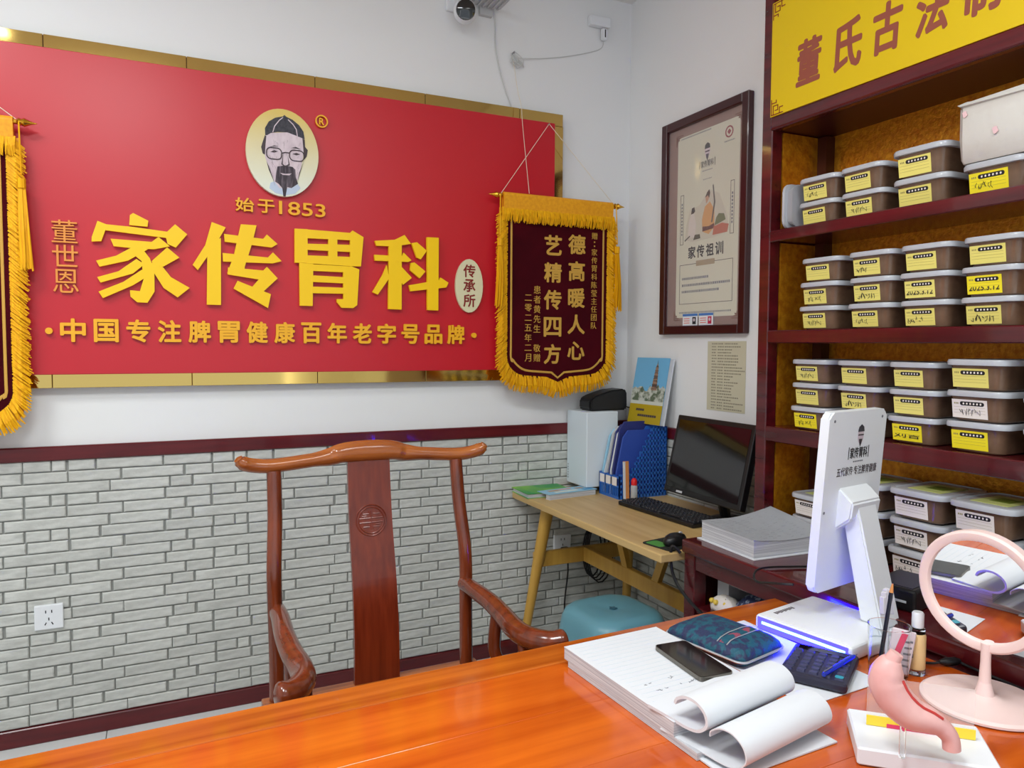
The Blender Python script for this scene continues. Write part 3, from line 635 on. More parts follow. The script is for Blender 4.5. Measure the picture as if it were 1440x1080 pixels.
# ink painting of two seated figures, basket and branch
for nm, pts, c in (('painted_wash', [(.15, .40), (.20, .385), (.33, .388), (.42, .405), (.41, .46), (.36, .56), (.30, .585), (.24, .53), (.18, .52), (.155, .45)], (206, 200, 182)),
                   ('painted_robe', [(.262, .42), (.30, .405), (.335, .43), (.332, .50), (.305, .535), (.275, .52), (.258, .47)], (214, 158, 92)),
                   ('painted_head', [(.283, .53), (.297, .545), (.300, .565), (.288, .572), (.277, .556)], (196, 150, 120)),
                   ('painted_hair', [(.275, .556), (.287, .575), (.300, .585), (.306, .57), (.300, .55), (.292, .562)], (70, 52, 44)),
                   ('painted_figure', [(.17, .41), (.215, .40), (.222, .455), (.208, .50), (.19, .505), (.175, .47)], (218, 208, 200)),
                   ('painted_hair', [(.188, .50), (.193, .525), (.208, .528), (.214, .51), (.205, .503)], (44, 38, 40)),
                   ('painted_sash', [(.262, .42), (.335, .425), (.332, .445), (.30, .437), (.262, .44)], (96, 40, 36)),
                   ('painted_basket', [(.325, .398), (.41, .40), (.418, .43), (.38, .44), (.33, .432)], (188, 100, 74)),
                   ('painted_leaves', [(.335, .435), (.36, .44), (.40, .45), (.39, .475), (.36, .48), (.345, .465)], (104, 110, 66)),
                   ('painted_shoe', [(.205, .392), (.25, .395), (.245, .412), (.215, .413)], (74, 62, 34)),
                   ('painted_branch', [(.315, .45), (.322, .45), (.338, .53), (.325, .60), (.320, .598), (.330, .53)], (92, 84, 80)),
                   ('painted_branch', [(.150, .392), (.185, .41), (.182, .414), (.148, .397)], (92, 84, 80))):
    PD += .00008; ob(nm, rwpoly(pts, .0112, PD), mat('paint_%d_%d_%d' % c, c, .6), pf, True)
m_orn = mat('corner_ornament', (120, 70, 50), .5)
for u, v, su, sv in ((.094, .833, 1, -1), (.472, .833, -1, -1), (.094, .071, 1, 1), (.472, .071, -1, 1)):
    bm = NB()
    for a in ((-.012, .03, -.012, -.008), (-.012, -.008, -.012, .03), (-.004, .018, -.004, 0), (-.004, 0, -.004, .018), (.004, .010, .004, .010)):
        us = sorted((u+su*a[0], u+su*a[1])); vs_ = sorted((v+sv*a[2], v+sv*a[3])); box(bm, XR-.0118, XR-.0101, Y0p-us[1], Y0p-us[0], Z0p+vs_[0], Z0p+vs_[1])
    ob('corner_ornament', bm, m_orn, pf, True)
m_glass = mat('poster_glass', (255, 255, 255), .03, alpha=.07, spec=.8)
ob('glass', rwbox(.034, .499, .034, .874, .014, .0155), m_glass, pf, True)
for u0, u1, c, lb in ((.151, .247, (40, 44, 50), 'white identity card with a dark suited portrait, tucked in the poster frame'), (.256, .344, (190, 40, 80), 'white identity card with a magenta portrait, tucked in the poster frame')):
    t = thing('identity_card', lb, 'card', (XR-.0155, Y0p-(u0+u1)/2, Z0p+.036), group='identity cards on the poster')
    ob('card', rwbox(u0, u1, .032, .086, .0157, .0167), m_whitepl, t, True)
    ob('top_band', rwbox(u0, u1, .076, .086, .0167, .0171), mat('card_blue', (80, 130, 200), .4), t, True)
    ob('bottom_band', rwbox(u0, u1, .032, .037, .0167, .0171), mat('card_blue', (80, 130, 200), .4), t, True)
    ob('photo', rwbox(u1-.032, u1-.010, .042, .072, .0167, .0171), mat('card_photo_%d' % c[0], c, .5), t, True)
    ob('photo_head', rwpoly([(u1-.021+.006*cos(2*pi*k/10), .060+.007*sin(2*pi*k/10)) for k in range(10)], .0171, .0174), m_skin, t, True)
    for v in (.066, .057, .048): ob('print_line', rwbox(u0+.008, u0+.045, v-.0015, v+.0015, .0167, .0170), mat('card_red', (226, 110, 90), .5), t, True)
# price list
t = thing('paper_list', 'narrow sheet of printed lines taped to the wall beside the shelf', 'paper', (XR, 2.295, 1.138))
ob('sheet', bx(XR-.0015, XR-.0005, 2.185, 2.406, 1.138, 1.418), mat('list_paper', (206, 202, 176), .6), t, True)
bm = NB(); rr = random.Random(9)
for r in range(23):
    z = 1.408-r*.0118
    for y0, l in ((2.380, .022), (2.345, .03), (2.305, rr.uniform(.03, .11))):
        yy = y0
        while yy > y0-l:
            q = rr.uniform(.005, .012); box(bm, XR-.0019, XR-.0015, max(yy-q, 2.19), yy, z-.003, z+.002); yy -= q+.003
o = ob('print_lines', bm, mat('list_ink', (150, 146, 126), .7), t, True); o['kind'] = 'stuff'
# ================================================================== rosewood shelf unit with counter
XS, YF, YN = 1.765, 1.86, -.12
sh = thing('shelf_unit', 'dark rosewood shelf unit with gold foil back and yellow header board', 'shelf', (1.75, .87, 0))
ob('back_panel', bx(2.000, 2.016, YN, YF-.045, .79, 2.50), m_goldfoil, sh, True, label='gold foil back panel')
for y0, y1 in ((1.815, YF), (YN, YN+.045)):
    ob('upright', bx(XS, XS+.045, y0, y1, .79, 2.55, .003), m_shelf, sh, True)
    ob('side_panel', bx(XS+.045, 2.016, y0+.006, y1, .79, 2.55), m_shelf, sh, True)
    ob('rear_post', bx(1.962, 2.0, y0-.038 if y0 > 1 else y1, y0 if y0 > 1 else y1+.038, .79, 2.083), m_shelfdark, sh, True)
    a, b = (y0-.002, y0+.006) if y0 > 1 else (y1, y1+.002)
    for z0, z1 in ((.79, 1.093), (1.14, 1.409), (1.449, 1.732), (1.767, 2.083)): ob('side_foil', bx(XS+.047, 1.962, a, b, z0, z1), m_goldfoil, sh, True)
for z0, z1 in ((1.732, 1.767), (1.409, 1.449), (1.093, 1.140)):
    ob('shelf_board', bx(XS+.004, 2.0, YN+.045, 1.815, z0+.004, z1, .002), m_shelf, sh, True)
    ob('board_lip', bx(XS-.002, XS+.014, YN+.045, 1.815, z0, z1+.001, .003), m_shelf, sh, True)
ob('header_rail', bx(XS-.004, XS+.03, YN, 1.823, 2.083, 2.127, .008, 3), m_shelf, sh, True)
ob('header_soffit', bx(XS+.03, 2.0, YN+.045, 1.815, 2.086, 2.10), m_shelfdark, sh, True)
ob('top_rail', bx(XS-.004, XS+.03, YN, 1.823, 2.480, 2.55, .006), m_shelf, sh, True)
ob('top_board', bx(XS, 2.016, YN, YF, 2.55, 2.57), m_shelf, sh, True)
hd = ob('header_board', bx(XS-.002, XS+.012, YN+.02, 1.823, 2.127, 2.480), m_yel, sh, True, label='bright yellow header board with brown brush characters')
for c, y0, y1, z0, z1 in (('董', 1.717, 1.625, 2.187, 2.322), ('氏', 1.577, 1.483, 2.183, 2.322), ('古', 1.451, 1.361, 2.186, 2.319), ('法', 1.322, 1.232, 2.186, 2.318), ('制', 1.196, 1.104, 2.186, 2.318)):
    text('character', c, (XS-.0022, (y0+y1)/2, (z0+z1)/2), PX, ZU, y0-y1, z1-z0, m_hdrtext, hd, .0004, .028, .05)
def fret(bm, y, z, sz):
    t = .003
    for a in ((0, .05, 0, t), (0, t, 0, .05), (.008, .008+t, 0, .03), (.008, .03, .027, .030), (.027, .030, .012, .030), (.016, .030, .012, .012+t), (.034, .034+t, 0, .018), (0, .02, .036, .036+t), (.02, .02+t, .036, .046), (.034, .05, .018, .018+t)):
        z0, z1 = sorted((z+sz*a[2], z+sz*a[3])); box(bm, XS-.0028, XS-.0018, y-a[1], y-a[0], z0, z1)
for z, sz in ((2.130, 1), (2.477, -1)):
    bm = NB(); fret(bm, 1.820, z, sz); ob('fret_corner', bm, m_maroontext, hd, True)
# counter and base
ob('counter_top', bx(1.478, 2.0, YN, YF, .752, .790, .004), m_shelf, sh, True)
ob('counter_edge', bx(1.470, 1.490, YN, YF, .748, .7905, .006, 2), m_shelf, sh, True)
for y0, y1 in ((YF-.05, YF), (.80, .85), (YN, YN+.05)):
    ob('base_post', bx(1.482, 1.532, y0, y1, 0, .748, .003), m_shelf, sh, True)
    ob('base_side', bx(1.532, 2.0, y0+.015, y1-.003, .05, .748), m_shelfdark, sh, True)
ob('base_rail', bx(1.486, 1.506, YN+.05, YF-.05, .700, .748, .002), m_shelf, sh, True)
ob('base_shelf', bx(1.490, 2.0, YN+.05, YF-.05, .565, .585, .002), m_shelf, sh, True)
ob('base_shelf', bx(1.490, 2.0, YN+.05, YF-.05, .06, .085, .002), m_shelf, sh, True)
ob('base_back', bx(1.985, 2.0, YN, YF-.05, .06, .748), m_shelfdark, sh, True)

# ------------------------------------------------------------------ herb containers: shared meshes
def cmesh(nm, bm, m, smooth=.6):
    bmesh.ops.recalc_face_normals(bm, faces=bm.faces)
    me = bpy.data.meshes.new(nm); bm.to_mesh(me); bm.free(); me.materials.append(m)
    if smooth:
        for p in me.polygons: p.use_smooth = True
        me.set_sharp_from_angle(angle=smooth)
    return me
def sec(w, d, r, z): return [(x, y, z) for x, y in rrect(w, d, r, 4)]
TUB = cmesh('tub', loft([sec(.150, .112, .02, 0), sec(.156, .118, .022, .003), sec(.170, .131, .024, .050), sec(.176, .137, .025, .058), sec(.178, .139, .025, .060)]), m_tub)
LID = cmesh('lid', loft([sec(.180, .141, .026, .057), sec(.188, .149, .028, .058), sec(.190, .151, .029, .066), sec(.186, .147, .028, .071), sec(.172, .133, .024, .072), sec(.166, .127, .022, .0695)]), m_lid)
def fx(z): return -(.078+(.085-.078)*(z-.003)/.047)   # front face of the tub at height z
def fq(bm, y0, y1, z0, z1, e, th=.0004):
    prism(bm, [(fx(z0)-e, y0, z0), (fx(z0)-e, y1, z0), (fx(z1)-e, y1, z1), (fx(z1)-e, y0, z1)], (-th, 0, 0))
LZ0, LZ1, LY0, LY1 = .006, .050, -.030, .055
def lab(m):
    bm = NB(); fq(bm, LY0, LY1, LZ0, LZ1, .0004); return cmesh('label', bm, m, None)
LABS = {'y': lab(m_label), 'w': lab(m_labelw), 'b': lab(m_labelbr)}
bm = NB()
for k in range(12): pass
ppts = [(y, z) for y, z in rrect(.058, .0095, .0045, 3)]
prism(bm, [(fx(.0405+z)-.0009, .006+y, .0405+z) for y, z in ppts], (-.0003, 0, 0)); BAND = cmesh('title_band', bm, m_black, None)
bm = NB()
for k in range(6):
    yc = .026-k*.0082; prism(bm, [(fx(.0405)-.00135, yc+.0022*cos(a)*1., .0405+.0026*sin(a)) for a in [2*pi*q/6 for q in range(6)]], (-.0002, 0, 0))
BANDTXT = cmesh('title_print', bm, m_labelw, None)
bm = NB()
for z in (.032, .025, .018): fq(bm, LY0+.005, LY1-.004, z-.0002, z+.0002, .0009, .0002)
for k in range(3): fq(bm, .047-.004*k, .0495-.004*k, .0385, .0425, .0009, .0002)
RULE = cmesh('ruled_lines', bm, mat('label_line', (150, 140, 80), .7), None)
SCR = []
for s in range(6):
    rr = random.Random(40+s); bm = NB(); y = rr.uniform(.035, .05)
    while y > rr.uniform(-.022, .012):
        pts = [(0, y+rr.uniform(-.004, .004), rr.uniform(.012, .030)) for _ in range(4)]
        pts = [(fx(p[2])-.0012, p[1], p[2]) for p in pts]
        tube(bm, pts, .00055 if s % 2 else .0008, 4); y -= rr.uniform(.005, .009)
    SCR.append(cmesh('handwriting', bm, m_black, None))
bm = NB(); box(bm, -.055, .055, -.042, .042, .0699, .0706); TOPL = cmesh('lid_label', bm, mat('lid_label_green', (206, 212, 130), .5), None)
bm = NB(); box(bm, -.02, .03, -.025, .02, .0706, .0709); TOPM = cmesh('lid_print', bm, mat('lid_print_green', (120, 140, 50), .5), None)
def container(yl_, z, x=1.785, lab='y', scr=None, top=False, label='', group='', rot=0., sc=1., txt=None):
    """yl_: left (far) edge of the lid, x: front of the lid"""
    t = thing('food_container', label, 'container', (x+.095*sc, yl_-.0755*sc, z), rot, group); t.scale = (sc, sc, sc)
    def part(me, par=t):
        o = bpy.data.objects.new(me.name.split('.')[0], me); COL.objects.link(o); o.parent = par; return o
    part(TUB); part(LID)
    if lab:
        l = part(LABS[lab]); part(BAND, l); part(BANDTXT, l); part(RULE, l)
        if scr is not None: part(SCR[scr], l)
        if txt: text('handwriting', txt, (fx(.02)-.0012, .013, .021), PX, ZU, .075, .014, m_black, l, 0, .02, 0, False)
    if top: q = part(TOPL); part(TOPM, q)
    return t
ORD = ['first', 'second', 'third', 'fourth', 'fifth']
HT = .0731
def stack(shelfname, gname, i, yl_, z, n, x=1.785, labs='yyy', scrs=(None,)*3, top=False, sc=1., total='', txts=(None,)*3):
    rr = random.Random(int(z*1000)+i)
    for k in range(n):
        pos = {1: 'alone'}.get(n) or (['bottom', 'top'] if n == 2 else ['bottom', 'middle', 'top'])[k]
        kind = {'y': 'yellow', 'w': 'white', 'b': 'bright yellow'}[labs[k]]
        lb = '%s-labelled herb container, %s in %s stack from far end, %s' % (kind, pos, ORD[i], shelfname) if n > 1 else '%s-labelled herb container under the white package on the %s' % (kind, shelfname)
        container(yl_+rr.uniform(-.003, .003), z+k*HT*sc, x+rr.uniform(-.004, .004), labs[k], scrs[k], top and k == n-1, lb, gname, R(rr.uniform(-1.5, 1.5)), sc, txts[k])
zA, zB, zC, zD = 1.768, 1.450, 1.141, .7906
gA, gB, gC, gD = 'herb containers on the upper shelf', 'herb containers on the middle shelf', 'herb containers on the lower shelf', 'herb containers on the counter'
nA, nB, nC, nD = 'upper shelf', 'middle shelf', 'lower shelf', 'counter'
stack(nA, gA, 0, 1.732, zA, 2, 1.79, 'yy', (None, 1)); stack(nA, gA, 1, 1.578, zA, 2, 1.788, 'yy', (3, None)); stack(nA, gA, 2, 1.408, zA, 2, 1.788, 'yy', (None, None), sc=1.08)
stack(nA, gA, 3, 1.215, zA, 1, 1.785, 'b', (1,), sc=1.1)
stack(nB, gB, 0, 1.722, zB, 3, 1.79, 'yyy', (3, 5, None)); stack(nB, gB, 1, 1.540, zB, 3, 1.788, 'yyy', (1, 4, 0)); stack(nB, gB, 2, 1.375, zB, 3, 1.787, 'yyy', (2, None, None), txts=(None, '2025.3.12', None)); stack(nB, gB, 3, 1.205, zB, 3, 1.785, 'yby', (4, None, None), txts=(None, '2025.3.12', None))
stack(nC, gC, 0, 1.748, zC, 3, 1.79, 'byy', (5, None, 3)); stack(nC, gC, 1, 1.572, zC, 3, 1.788, 'yyy', (0, 4, None)); stack(nC, gC, 2, 1.400, zC, 3, 1.786, 'byy', (None, None, None), txts=('刘吉', None, None)); stack(nC, gC, 3, 1.228, zC, 3, 1.78, 'bwy', (None, 3, None), sc=1.05); stack(nC, gC, 4, 1.045, zC, 3, 1.785, 'yyy')
stack(nD, gD, 0, 1.745, zD, 2, 1.80, 'ww', (None, None), True); stack(nD, gD, 1, 1.535, zD, 3, 1.76, 'www', (1, None, None), True, 1.05); stack(nD, gD, 2, 1.355, zD, 3, 1.745, 'www', (2, 3, None), True, 1.08); stack(nD, gD, 3, 1.186, zD, 3, 1.745, 'www', (5, 1, None), True, 1.08); stack(nD, gD, 4, 1.015, zD, 3, 1.76, 'www', (None, 1, 3), True, 1.0)
# clear tub on its edge at the far end of the upper shelf
t = thing('food_container', 'pale clear empty tub stood on edge at the far end of the upper shelf', 'container', (1.86, 1.793, zA), group=gA)
Mx = Matrix.Translation((0, -.02, .072)) @ Matrix.Rotation(R(90), 4, 'X')
bm = loft([sec(.14, .110, .02, 0), sec(.150, .128, .024, .026), sec(.152, .130, .024, .03)]); bmesh.ops.transform(bm, matrix=Mx, verts=bm.verts); ob('tub', bm, mat('pale_tub', (196, 196, 200), .3, trans=.3), t, smooth=.6)
bm = loft([sec(.164, .136, .026, -.006), sec(.170, .142, .028, -.002), sec(.168, .140, .027, .006)]); bmesh.ops.transform(bm, matrix=Mx, verts=bm.verts); ob('lid', bm, m_lid, t, smooth=.6)
# white wrapped package with faint pink marks
t = thing('wrapped_package', 'white wrapped package with faint pink stamps on the upper shelf', 'package', (1.87, 1.12, zA+.081))
secs = []
for i, (z, s, j) in enumerate(((0, .94, 0), (.01, 1., .002), (.06, 1.02, .004), (.11, 1.01, .004), (.135, 1.03, .006), (.142, 1.05, .007), (.150, .96, .005), (.152, .6, .002))):
    rr = random.Random(i); secs.append([(x*s+rr.uniform(-j, j), y*s+rr.uniform(-j, j), z+rr.uniform(-j, j)*.6) for x, y in rrect(.165, .185, .014, 3)])
ob('wrapper', loft(secs), mat('white_wrap', (206, 202, 194), .45, bump=.5, bscale=30), t, smooth=.5)
for y, z, r in ((.075, .118, .008), (.0, .062, .009)):
    ob('pink_stamp', prism(NB(), [(-.0885, y+r*cos(2*pi*k/9)*(1 if k % 2 else .6), z+r*sin(2*pi*k/9)) for k in range(9)], (-.0012, 0, 0)), mat('pink_stamp', (232, 196, 198), .6), t)
# ================================================================== pale oak desk along the right wall
pd = thing('writing_desk', 'pale oak desk with splayed legs along the right wall', 'desk', (1.70, 2.42, 0))
DZ = .742
ob('desk_top', bx(1.402, 1.996, 1.875, 2.972, DZ-.028, DZ, .004, 2), m_oak, pd, True)
def leg(x0, y0, x1, y1): return tb([(x0, y0, 0), ((x0+x1)/2, (y0+y1)/2, .36), (x1, y1, DZ-.028)], [.017, .022, .029], 14)
for x0, y0, x1, y1 in ((1.405, 2.885, 1.490, 2.790), (1.955, 2.885, 1.915, 2.790), (1.545, 1.895, 1.565, 1.905), (1.955, 1.892, 1.915, 1.915)): ob('leg', leg(x0, y0, x1, y1), m_oakleg, pd, True, smooth=.7)
for y, xa in ((2.836, 1.445), (1.905, 1.55)): ob('cross_bar', bx(xa, 1.935, y-.014, y+.014, .43, .495, .003), m_oakleg, pd, True)
ob('stretcher', bx(1.688, 1.714, 1.905, 2.836, .43, .495, .003), m_oakleg, pd, True)
for ya, yb in ((2.50, 2.60), (2.30, 2.20), (2.62, 2.72), (2.16, 2.06)):
    if ya in (2.62, 2.16): continue
    ob('brace', prism(NB(), [(1.690, ya-.02, .49), (1.690, ya+.02, .49), (1.690, yb+.02, DZ-.03), (1.690, yb-.02, DZ-.03)], (.022, 0, 0)), m_oakleg, pd, True)
for ya, yb in ((2.44, 2.36), (2.36, 2.44)): pass

# green booklets on the desk corner
t = thing('booklet', 'large green glossy booklet on the corner of the pale desk', 'booklet', (1.52, 2.885, DZ), R(-2))
ob('pages', bx(-.116, .100, -.082, .080, .0015, .0185), m_paperedge, t); cv = ob('cover', bx(-.124, .104, -.088, .084, .0185, .021, .0008), m_green, t)
ob('back_cover', bx(-.122, .102, -.086, .082, -.0, .0015), m_green, t)
t = thing('booklet', 'pale blue leaflet with brown photographs lying over the green booklet', 'booklet', (1.588, 2.792, DZ), R(7))
ob('leaflet', bx(-.130, .128, -.042, .050, .0225, .0245), m_ltblue, t); ob('lower_pages', bx(-.126, .120, -.040, -.012, 0, .0222), m_paperedge, t)
for i, (x, y, w, h, c) in enumerate(((-.065, .018, .055, .026, (190, 160, 130)), (.0, .026, .065, .020, (214, 170, 160)), (.07, .018, .04, .024, (170, 140, 120)), (-.02, -.012, .12, .020, (224, 234, 222)), (.09, -.02, .05, .03, (70, 150, 200)))):
    ob('picture', bx(x-w/2, x+w/2, y-h/2, y+h/2, .0245, .0249), mat('leaflet_%d' % i, c, .4), t)

# white box file
t = thing('box_file', 'tall white box file standing against the wall on the pale desk', 'box file', (1.75, 2.925, DZ+.0255))
ob('body', bx(-.068, .095, -.128, .045, 0, .335, .003), mat('box_white', (222, 232, 238), .45), t)
ob('spine_ridge', bx(-.0692, -.0675, -.126, .043, .003, .332), mat('box_white2', (214, 226, 234), .45), t)
for k in range(6): ob('spine_print', bx(-.0698, -.069, .030, .0345, .02+k*.012, .028+k*.012), m_ink, t)
# black speaker on top
t = thing('desktop_speaker', 'small black wedge-shaped speaker on top of the white box file', 'speaker', (1.815, 2.89, DZ+.3608))
pr = [(-.085, 0), (.10, 0), (.108, .015), (.106, .085), (.09, .098), (.02, .092), (-.07, .066), (-.092, .05), (-.094, .012)]
bm = prism(NB(), [(x, -.05, z) for x, z in pr], (0, .095, 0)); bmesh.ops.bevel(bm, geom=bm.edges[:], offset=.006, segments=2, affect='EDGES')
ob('case', bm, m_blackpl, t, smooth=.5)
ob('side_panel', prism(NB(), [(x*.9+.004, -.0505, z*.86+.007) for x, z in pr], (0, -.001, 0)), mat('speaker_side', (34, 34, 36), .5), t)
ob('speaker_cord', tb(smoothpath([(.10, -.03, .02), (.13, -.045, .01), (.165, -.06, .03)], 5), .003, 6), m_cable, t)

# blue file organizer: open slatted baskets
ang = math.atan2(-.12, .085)
FL, FRr = Vector((1.742, 2.786, 0)), Vector((1.742, 2.626, 0))
ux = (FRr-FL).normalized(); vy = Vector((-ux.y, ux.x, 0)); 
def OG(a, b, z): p = FL+ux*a+vy*b; return (p.x, p.y, DZ+z)
t = thing('file_organizer', 'blue plastic three-slot file organizer full of folders', 'organizer', (1.75, 2.75, DZ))
wO, dO = .16, .245
def opr(nm, pts, dv, m=m_blue): return ob(nm, prism(NB(), pts, dv), m, t, True)
def bar(nm, a0, a1, b0, b1, z0, z1, m=m_blue):
    bm = NB(); pts = [OG(a0, b0, z0), OG(a1, b0, z0), OG(a1, b1, z0), OG(a0, b1, z0)]
    return ob(nm, prism(bm, pts, (0, 0, z1-z0)), m, t, True)
bar('floor_plate', 0, wO, 0, dO, 0, .004)
bar('front_rail', 0, wO, 0, .004, .088, .098); bar('front_rail', 0, wO, 0, .004, .05, .058); bar('front_rail', 0, wO, 0, .004, .004, .012)
for k in range(13): bar('front_slat', k*(wO-.004)/12, k*(wO-.004)/12+.004, 0, .004, .012, .05)
for k in range(4): bar('front_post', k*(wO-.004)/3, k*(wO-.004)/3+.004, 0, .0045, .05, .098)
for k in range(3): bar('label_card', .008+k*.0487, .043+k*.0487, -.0012, 0, .056, .092, m_labelw)
def topz(b): return .10 if b < .05 else .10+(b-.05)/(.12)*.205 if b < .17 else .305
for a in (0, wO/3, 2*wO/3, wO-.003):
    pts = [(0, .004), (0, .10), (.05, .10), (.17, .305), (dO, .305), (dO, .004)]
    if a < wO-.01 and a > 0 or a == 0:
        bm = NB(); A = [OG(a, b, z) for b, z in pts]; prism(bm, A, (ux*.003).to_tuple()); ob('divider', bm, m_blue, t, True)
    else:   # near side: lattice of bars so the holes are real
        for i in range(13):
            z = .004+i*.0235
            b0 = 0 if z < .10 else .05+(z-.10)/.205*.12
            bar('lattice_bar', a, a+.003, b0, dO, z, z+(.010 if i not in (0, 12) else .012))
        for i in range(15):
            b = i*(dO-.004)/14
            bar('lattice_rib', a, a+.003, b, b+.005, .004, topz(b))
bar('back_plate', 0, wO, dO-.003, dO, .004, .305)
for a0, a1, z1, m, lb, nm in ((.004, .016, .285, m_ltblue, 'light blue plastic folder, first in the blue organizer', 'light'), (.018, .028, .25, m_paper, 'white folder with a bent corner in the blue organizer', 'white'), (.030, .046, .30, m_grey, 'grey paper bundle in the blue organizer', 'grey'), (.058, .067, .31, m_navy, 'dark navy folder between white papers in the blue organizer', 'n'), (.068, .078, .30, m_paper, 'white document stack beside the navy folder in the organizer', 'w'), (.084, .096, .325, m_navy, 'wide navy folder standing highest in the blue organizer', 'n2'), (.1115, .122, .29, mat('cobalt', (50, 80, 170), .5), 'cobalt blue folder nearest the lattice side of the organizer', 'c')):
    bm = NB(); A = [OG(a0, b, z) for b, z in ((.012, .006), (.012, .05+.3*(z1-.1)), (.045, z1-.03), (.07, z1), (.235, z1), (.235, .006))]
    prism(bm, A, (ux*(a1-a0)).to_tuple()); solo('folder', bm, m, lb, 'folder', OG(a0, .1, .006), 'folders in the blue organizer')
# book with pagoda cover leaning on the wall above the organizer
t = thing('photo_book', 'upright book with a pagoda photograph on its cover, leaning on the wall', 'book', (1.925, 2.700, DZ+.3105)); t.rotation_euler = (0, R(11), R(6))
ob('pages', bx(-.012, .012, -.100, .104, .002, .292), m_paper, t)
ob('cover', bx(-.0145, -.012, -.106, .106, 0, .295), m_sky, t); ob('back_cover', bx(.012, .0145, -.106, .106, 0, .295), m_paper, t); ob('spine', bx(-.0145, .0145, .1045, .1065, 0, .295), m_sky, t)
ob('cover_base', bx(-.0150, -.0144, -.106, .106, 0, .085), m_olive, t); ob('cover_lake', bx(-.0150, -.0144, -.106, .106, .085, .105), mat('cover_lake', (200, 206, 196), .4), t)
rr = random.Random(3)
ob('cover_trees', prism(NB(), [(-.0146, .106, .10)]+[(-.0146, .106-k*.0163, .155+rr.uniform(-.012, .022)) for k in range(14)]+[(-.0146, -.106, .10)], (-.0006, 0, 0)), m_tree, t)
pts = [(-.030, .15), (-.052, .15)]
pts = []
for k in range(9): pts += [(.019-k*.0012, .15+k*.0125), (.016-k*.0012, .157+k*.0125)]
pts += [(.002, .268), (0, .285), (-.002, .268)]
for k in range(8, -1, -1): pts += [(-.016+k*.0012, .157+k*.0125), (-.019+k*.0012, .15+k*.0125)]
ob('cover_pagoda', prism(NB(), [(-.0152, -.035+y, z) for y, z in pts], (-.0005, 0, 0)), m_pagoda, t)
for z, y0, n in ((.060, .06, 4), (.035, .045, 9)):
    for k in range(n): ob('cover_print', bx(-.0154, -.0149, y0-.012-k*.0135, y0-k*.0135, z-.005, z+.005), m_line, t)

# glue bottle, ruler
t = thing('glue_bottle', 'small clear glue bottle with red cap beside the organizer', 'bottle', (1.800, 2.600, DZ))
ob('body', lathe([(.012, 0), (.0145, .004), (.0145, .058), (.012, .064), (.009, .066)], n=20), mat('glue', (214, 216, 214), .25, trans=.4), t, smooth=.6)
ob('cap', lathe([(.0125, .064), (.0125, .082), (.009, .090), (.004, .094)], n=18), m_redpl, t, smooth=.6)
t = thing('ruler', 'short wooden ruler standing against the organizer lattice', 'ruler', (1.770, 2.612, DZ))
t.rotation_euler = (R(-3), 0, R(0))
ob('blade', bx(-.014, .014, -.0015, .0015, .001, .165), m_orangewood, t); ob('white_edge', bx(-.0142, -.004, -.0021, .0018, .002, .163), m_paper, t)

# monitor
mo = thing('monitor', 'black flat computer monitor standing on the pale desk', 'monitor', (1.86, 2.16, DZ))
tilt = Matrix.Translation((-.070, 0, .085)) @ Matrix.Rotation(R(13), 4, 'Y')
ob('bezel', bx(-.006, .022, -.215, .215, 0, .305, .004, 2, M=tilt), m_blackpl, mo)
ob('screen', bx(-.0075, -.0055, -.197, .197, .022, .287, M=tilt), m_screen, mo)
ob('back_shell', bx(.020, .045, -.15, .15, .05, .25, .012, 2, M=tilt), m_blackpl, mo)
ob('stand_neck', tb([(.055, 0, .008), (.03, 0, .10), (.0, 0, .20)], [(.03, .012)]*3, 10), m_blackpl, mo)
ob('stand_foot', lathe([(.065, 0), (.065, .006), (.05, .011), (.01, .013)], (.062, 0, 0), 28), m_blackpl, mo, smooth=.6)
ob('sticker', bx(-.0085, -.0072, .10, .135, .006, .014, M=tilt), m_grey, mo)
# keyboard
kb = thing('keyboard', 'black computer keyboard in front of the monitor', 'keyboard', (1.768, 2.325, DZ), R(90+3))
# local x along keyboard length
Mk = Matrix.Rotation(R(4), 4, 'X')
ob('case', bx(-.225, .225, -.072, .072, .001, .018, .004, 2), m_blackpl, kb)
bm = NB(); ks = .0192
KEY = cmesh('key', loft([[(x, y, 0) for x, y in rrect(.0165, .0165, .002, 1)], [(x, y, .006) for x, y in rrect(.0135, .0135, .002, 1)]]), m_keys, None)
for r in range(6):
    for c in range(22):
        x = -.205+c*ks+(.008 if 15 < c < 18 else .012 if c > 17 else 0); y = .055-r*.0212
        if r == 5 and 4 <= c <= 9: continue
        o = bpy.data.objects.new('key', KEY); COL.objects.link(o); o.parent = kb; o.location = (x, -y, .018)
ob('space_key', bx(-.205+4*ks-.008, -.205+9*ks+.008, .0425, .0585, .018, .0235, .001), m_keys, kb)
# mouse and pad
t = thing('mouse_pad', 'green printed mouse pad under the black mouse', 'mouse pad', (1.505, 1.965, DZ), R(10))
ob('pad', prism(NB(), [(x, y, 0) for x, y in rrect(.135, .13, .015)], (0, 0, .003)), mat('pad_dark', (30, 34, 30), .7), t)
ob('print', prism(NB(), [(x-.035, y+.02, .003) for x, y in rrect(.05, .07, .01)], (0, 0, .0004)), mat('pad_green', (74, 140, 60), .6), t)
t = thing('computer_mouse', 'black computer mouse at the near end of the pale desk', 'mouse', (1.515, 1.95, DZ+.0036), R(-75))
ob('shell', loft([[(x*s*.029+0, y*s*.05, z) for x, y in [(cos(2*pi*k/20), sin(2*pi*k/20)) for k in range(20)]] for s, z in ((.92, 0), (1, .006), (.98, .018), (.84, .028), (.55, .034), (.2, .036))]), m_blackpl, t, smooth=.9)
ob('wheel', tb([(-.003, .028, .030), (.003, .028, .030)], .008, 12), m_grey, t)
